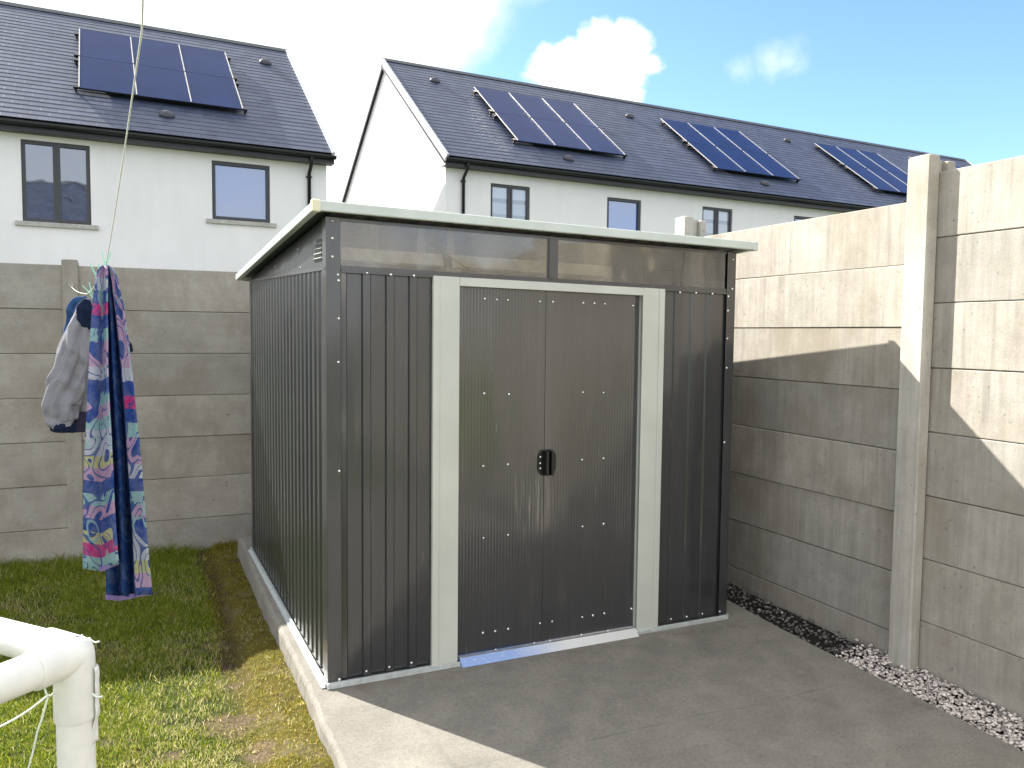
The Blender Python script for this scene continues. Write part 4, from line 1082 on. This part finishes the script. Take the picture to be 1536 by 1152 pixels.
# tape strip with a fold standing off the upright, and the net cords
tp = atD(140, 1000, 1.30); rows = []
for i in range(24):
    t = i/23; c = Vector((E0.x, E0.y, E0.z-.02-.13*t)); off = rp_+.0045+.004*math.sin(5*t)+.003*max(0, math.sin(11*t+1))
    rows.append([c+(RT*math.cos(a)-FW*math.sin(a))*(off if abs(a) < .3 else rp_+.0040) for a in (-.5, -.38, -.26, -.14, -.04, .05, .12)])
mb = MB(); mb.grid(rows); o = mb.build('tape', M['tape'], goal); s = o.modifiers.new('t', 'SOLIDIFY'); s.thickness = .0012
def cord(pts, r=.0016):
    mb = MB(); P = [Vector(p) for p in pts]; Q = []
    for i in range(len(P)-1):
        for k in range(6):
            t = k/6; Q.append(P[i].lerp(P[i+1], t)+Vector((0, 0, -.004*math.sin(math.pi*t))))
    Q.append(P[-1]); mb.tube(Q, r, 6); mb.build('net_cord', M['cord'], goal)
kn = atD(72, 1043, 1.27)
cord([atD(82, 1036, 1.26), kn, atD(0, 1090, 1.24), atD(-60, 1120, 1.2)])
cord([atD(66, 1028, 1.27), kn, atD(56, 1098, 1.28), atD(40, 1160, 1.30), atD(20, 1260, 1.33)])
cord([atD(122, 952, 1.30), atD(134, 957, 1.29), atD(149, 962, 1.29)], .0014)
cord([atD(138, 1040, 1.275), atD(154, 1044, 1.28)], .0016)

# ------------------------------------------------------------------ sky and sun
SUNV = Vector((-.74, 1.08, 1.0)).normalized()
el = math.asin(SUNV.z); azs = math.atan2(SUNV.x, SUNV.y)
ld = bpy.data.lights.new('sun', 'SUN'); ld.energy = 4.2; ld.angle = R(.5); ld.color = (1., .955, .88)
lo = bpy.data.objects.new('sun', ld); col.objects.link(lo); lo.rotation_euler = (-SUNV).to_track_quat('-Z', 'Y').to_euler(); lo.location = (-5, 8, 9)
w = bpy.data.worlds.new('World'); scene.world = w; w.use_nodes = True; w.node_tree.nodes.clear()
t = NT('', w.node_tree); wo = t.n('ShaderNodeOutputWorld')
sky = t.n('ShaderNodeTexSky', sky_type='NISHITA'); sky.sun_disc = False; sky.sun_elevation = el; sky.sun_rotation = azs; sky.altitude = 20; sky.air_density = 1.0; sky.dust_density = .3; sky.ozone_density = 3.
g = t.n('ShaderNodeTexCoord').outputs['Generated']
nv = t.n('ShaderNodeTexNoise', {'Vector': g, 'Scale': 7., 'Detail': 6., 'Roughness': .62})
wv = t.n('ShaderNodeVectorMath', {0: nv.outputs[1], 1: (.5, .5, .5)}, operation='SUBTRACT').outputs[0]
wv = t.n('ShaderNodeVectorMath', {0: wv, 'Scale': .085}, operation='SCALE').outputs[0]
gw = t.n('ShaderNodeVectorMath', {0: g, 1: wv}, operation='ADD').outputs[0]
def lumps(ls, soft):
    acc = None
    for px, py, r in ls:
        d = ray(px, py).normalized(); ds = t.n('ShaderNodeVectorMath', {0: gw, 1: tuple(d)}, operation='DISTANCE').outputs[1]
        v = t.math('SUBTRACT', r/FPX, ds); acc = v if acc is None else t.math('MAXIMUM', acc, v)
    return t.n('ShaderNodeMapRange', {0: acc, 1: -soft, 2: soft}, interpolation_type='SMOOTHSTEP').outputs[0]
c1 = lumps([(818, 92, 26), (850, 108, 38), (905, 78, 34), (942, 76, 30), (975, 110, 14), (870, 130, 40), (915, 125, 46), (950, 158, 16)], .007)
c2 = lumps([(1112, 95, 8), (1150, 86, 15), (1180, 84, 12)], .022)
c3 = lumps([(-260, 120, 640), (250, -250, 420), (430, 20, 190), (540, -60, 105), (100, 400, 500), (-1400, 300, 1100), (400, -1100, 600)], .035)
thin = t.ramp(t.noise(t.map(g, scale=(1.2, 1.2, 3.)), 2.4, 7, .6, .3), [(.38, .62), (.62, .95)])  # added white veil over the unseen sky, neutralises the blue ambient light
behind = t.n('ShaderNodeSeparateXYZ', {0: g}).outputs[1]
thin = t.math('MULTIPLY', thin, t.n('ShaderNodeMapRange', {0: behind, 1: .45, 2: .0}).outputs[0])
mk = t.math('MAXIMUM', c1, t.math('MAXIMUM', t.math('MULTIPLY', c2, .8), t.math('MAXIMUM', c3, thin)))
shade = t.ramp(t.noise(g, 9, 4), [(.3, (3.6, 3.7, 3.9)), (.7, (4.3, 4.3, 4.4))])
SKY = .098
skc = t.mix(1., sky.outputs[0], (.84, .93, 1.12), 'MULTIPLY'); cl = t.mix(mk, skc, (5.6, 5.6, 5.6))
bg = t.n('ShaderNodeBackground', {0: cl, 1: SKY}); t.t.links.new(bg.outputs[0], wo.inputs[0])

scene.view_settings.view_transform = 'Standard'; scene.view_settings.look = 'None'; scene.view_settings.exposure = 1.6; scene.view_settings.gamma = 1.
scene.render.engine = 'CYCLES'
scene.cycles.max_bounces = 8; scene.cycles.transparent_max_bounces = 12
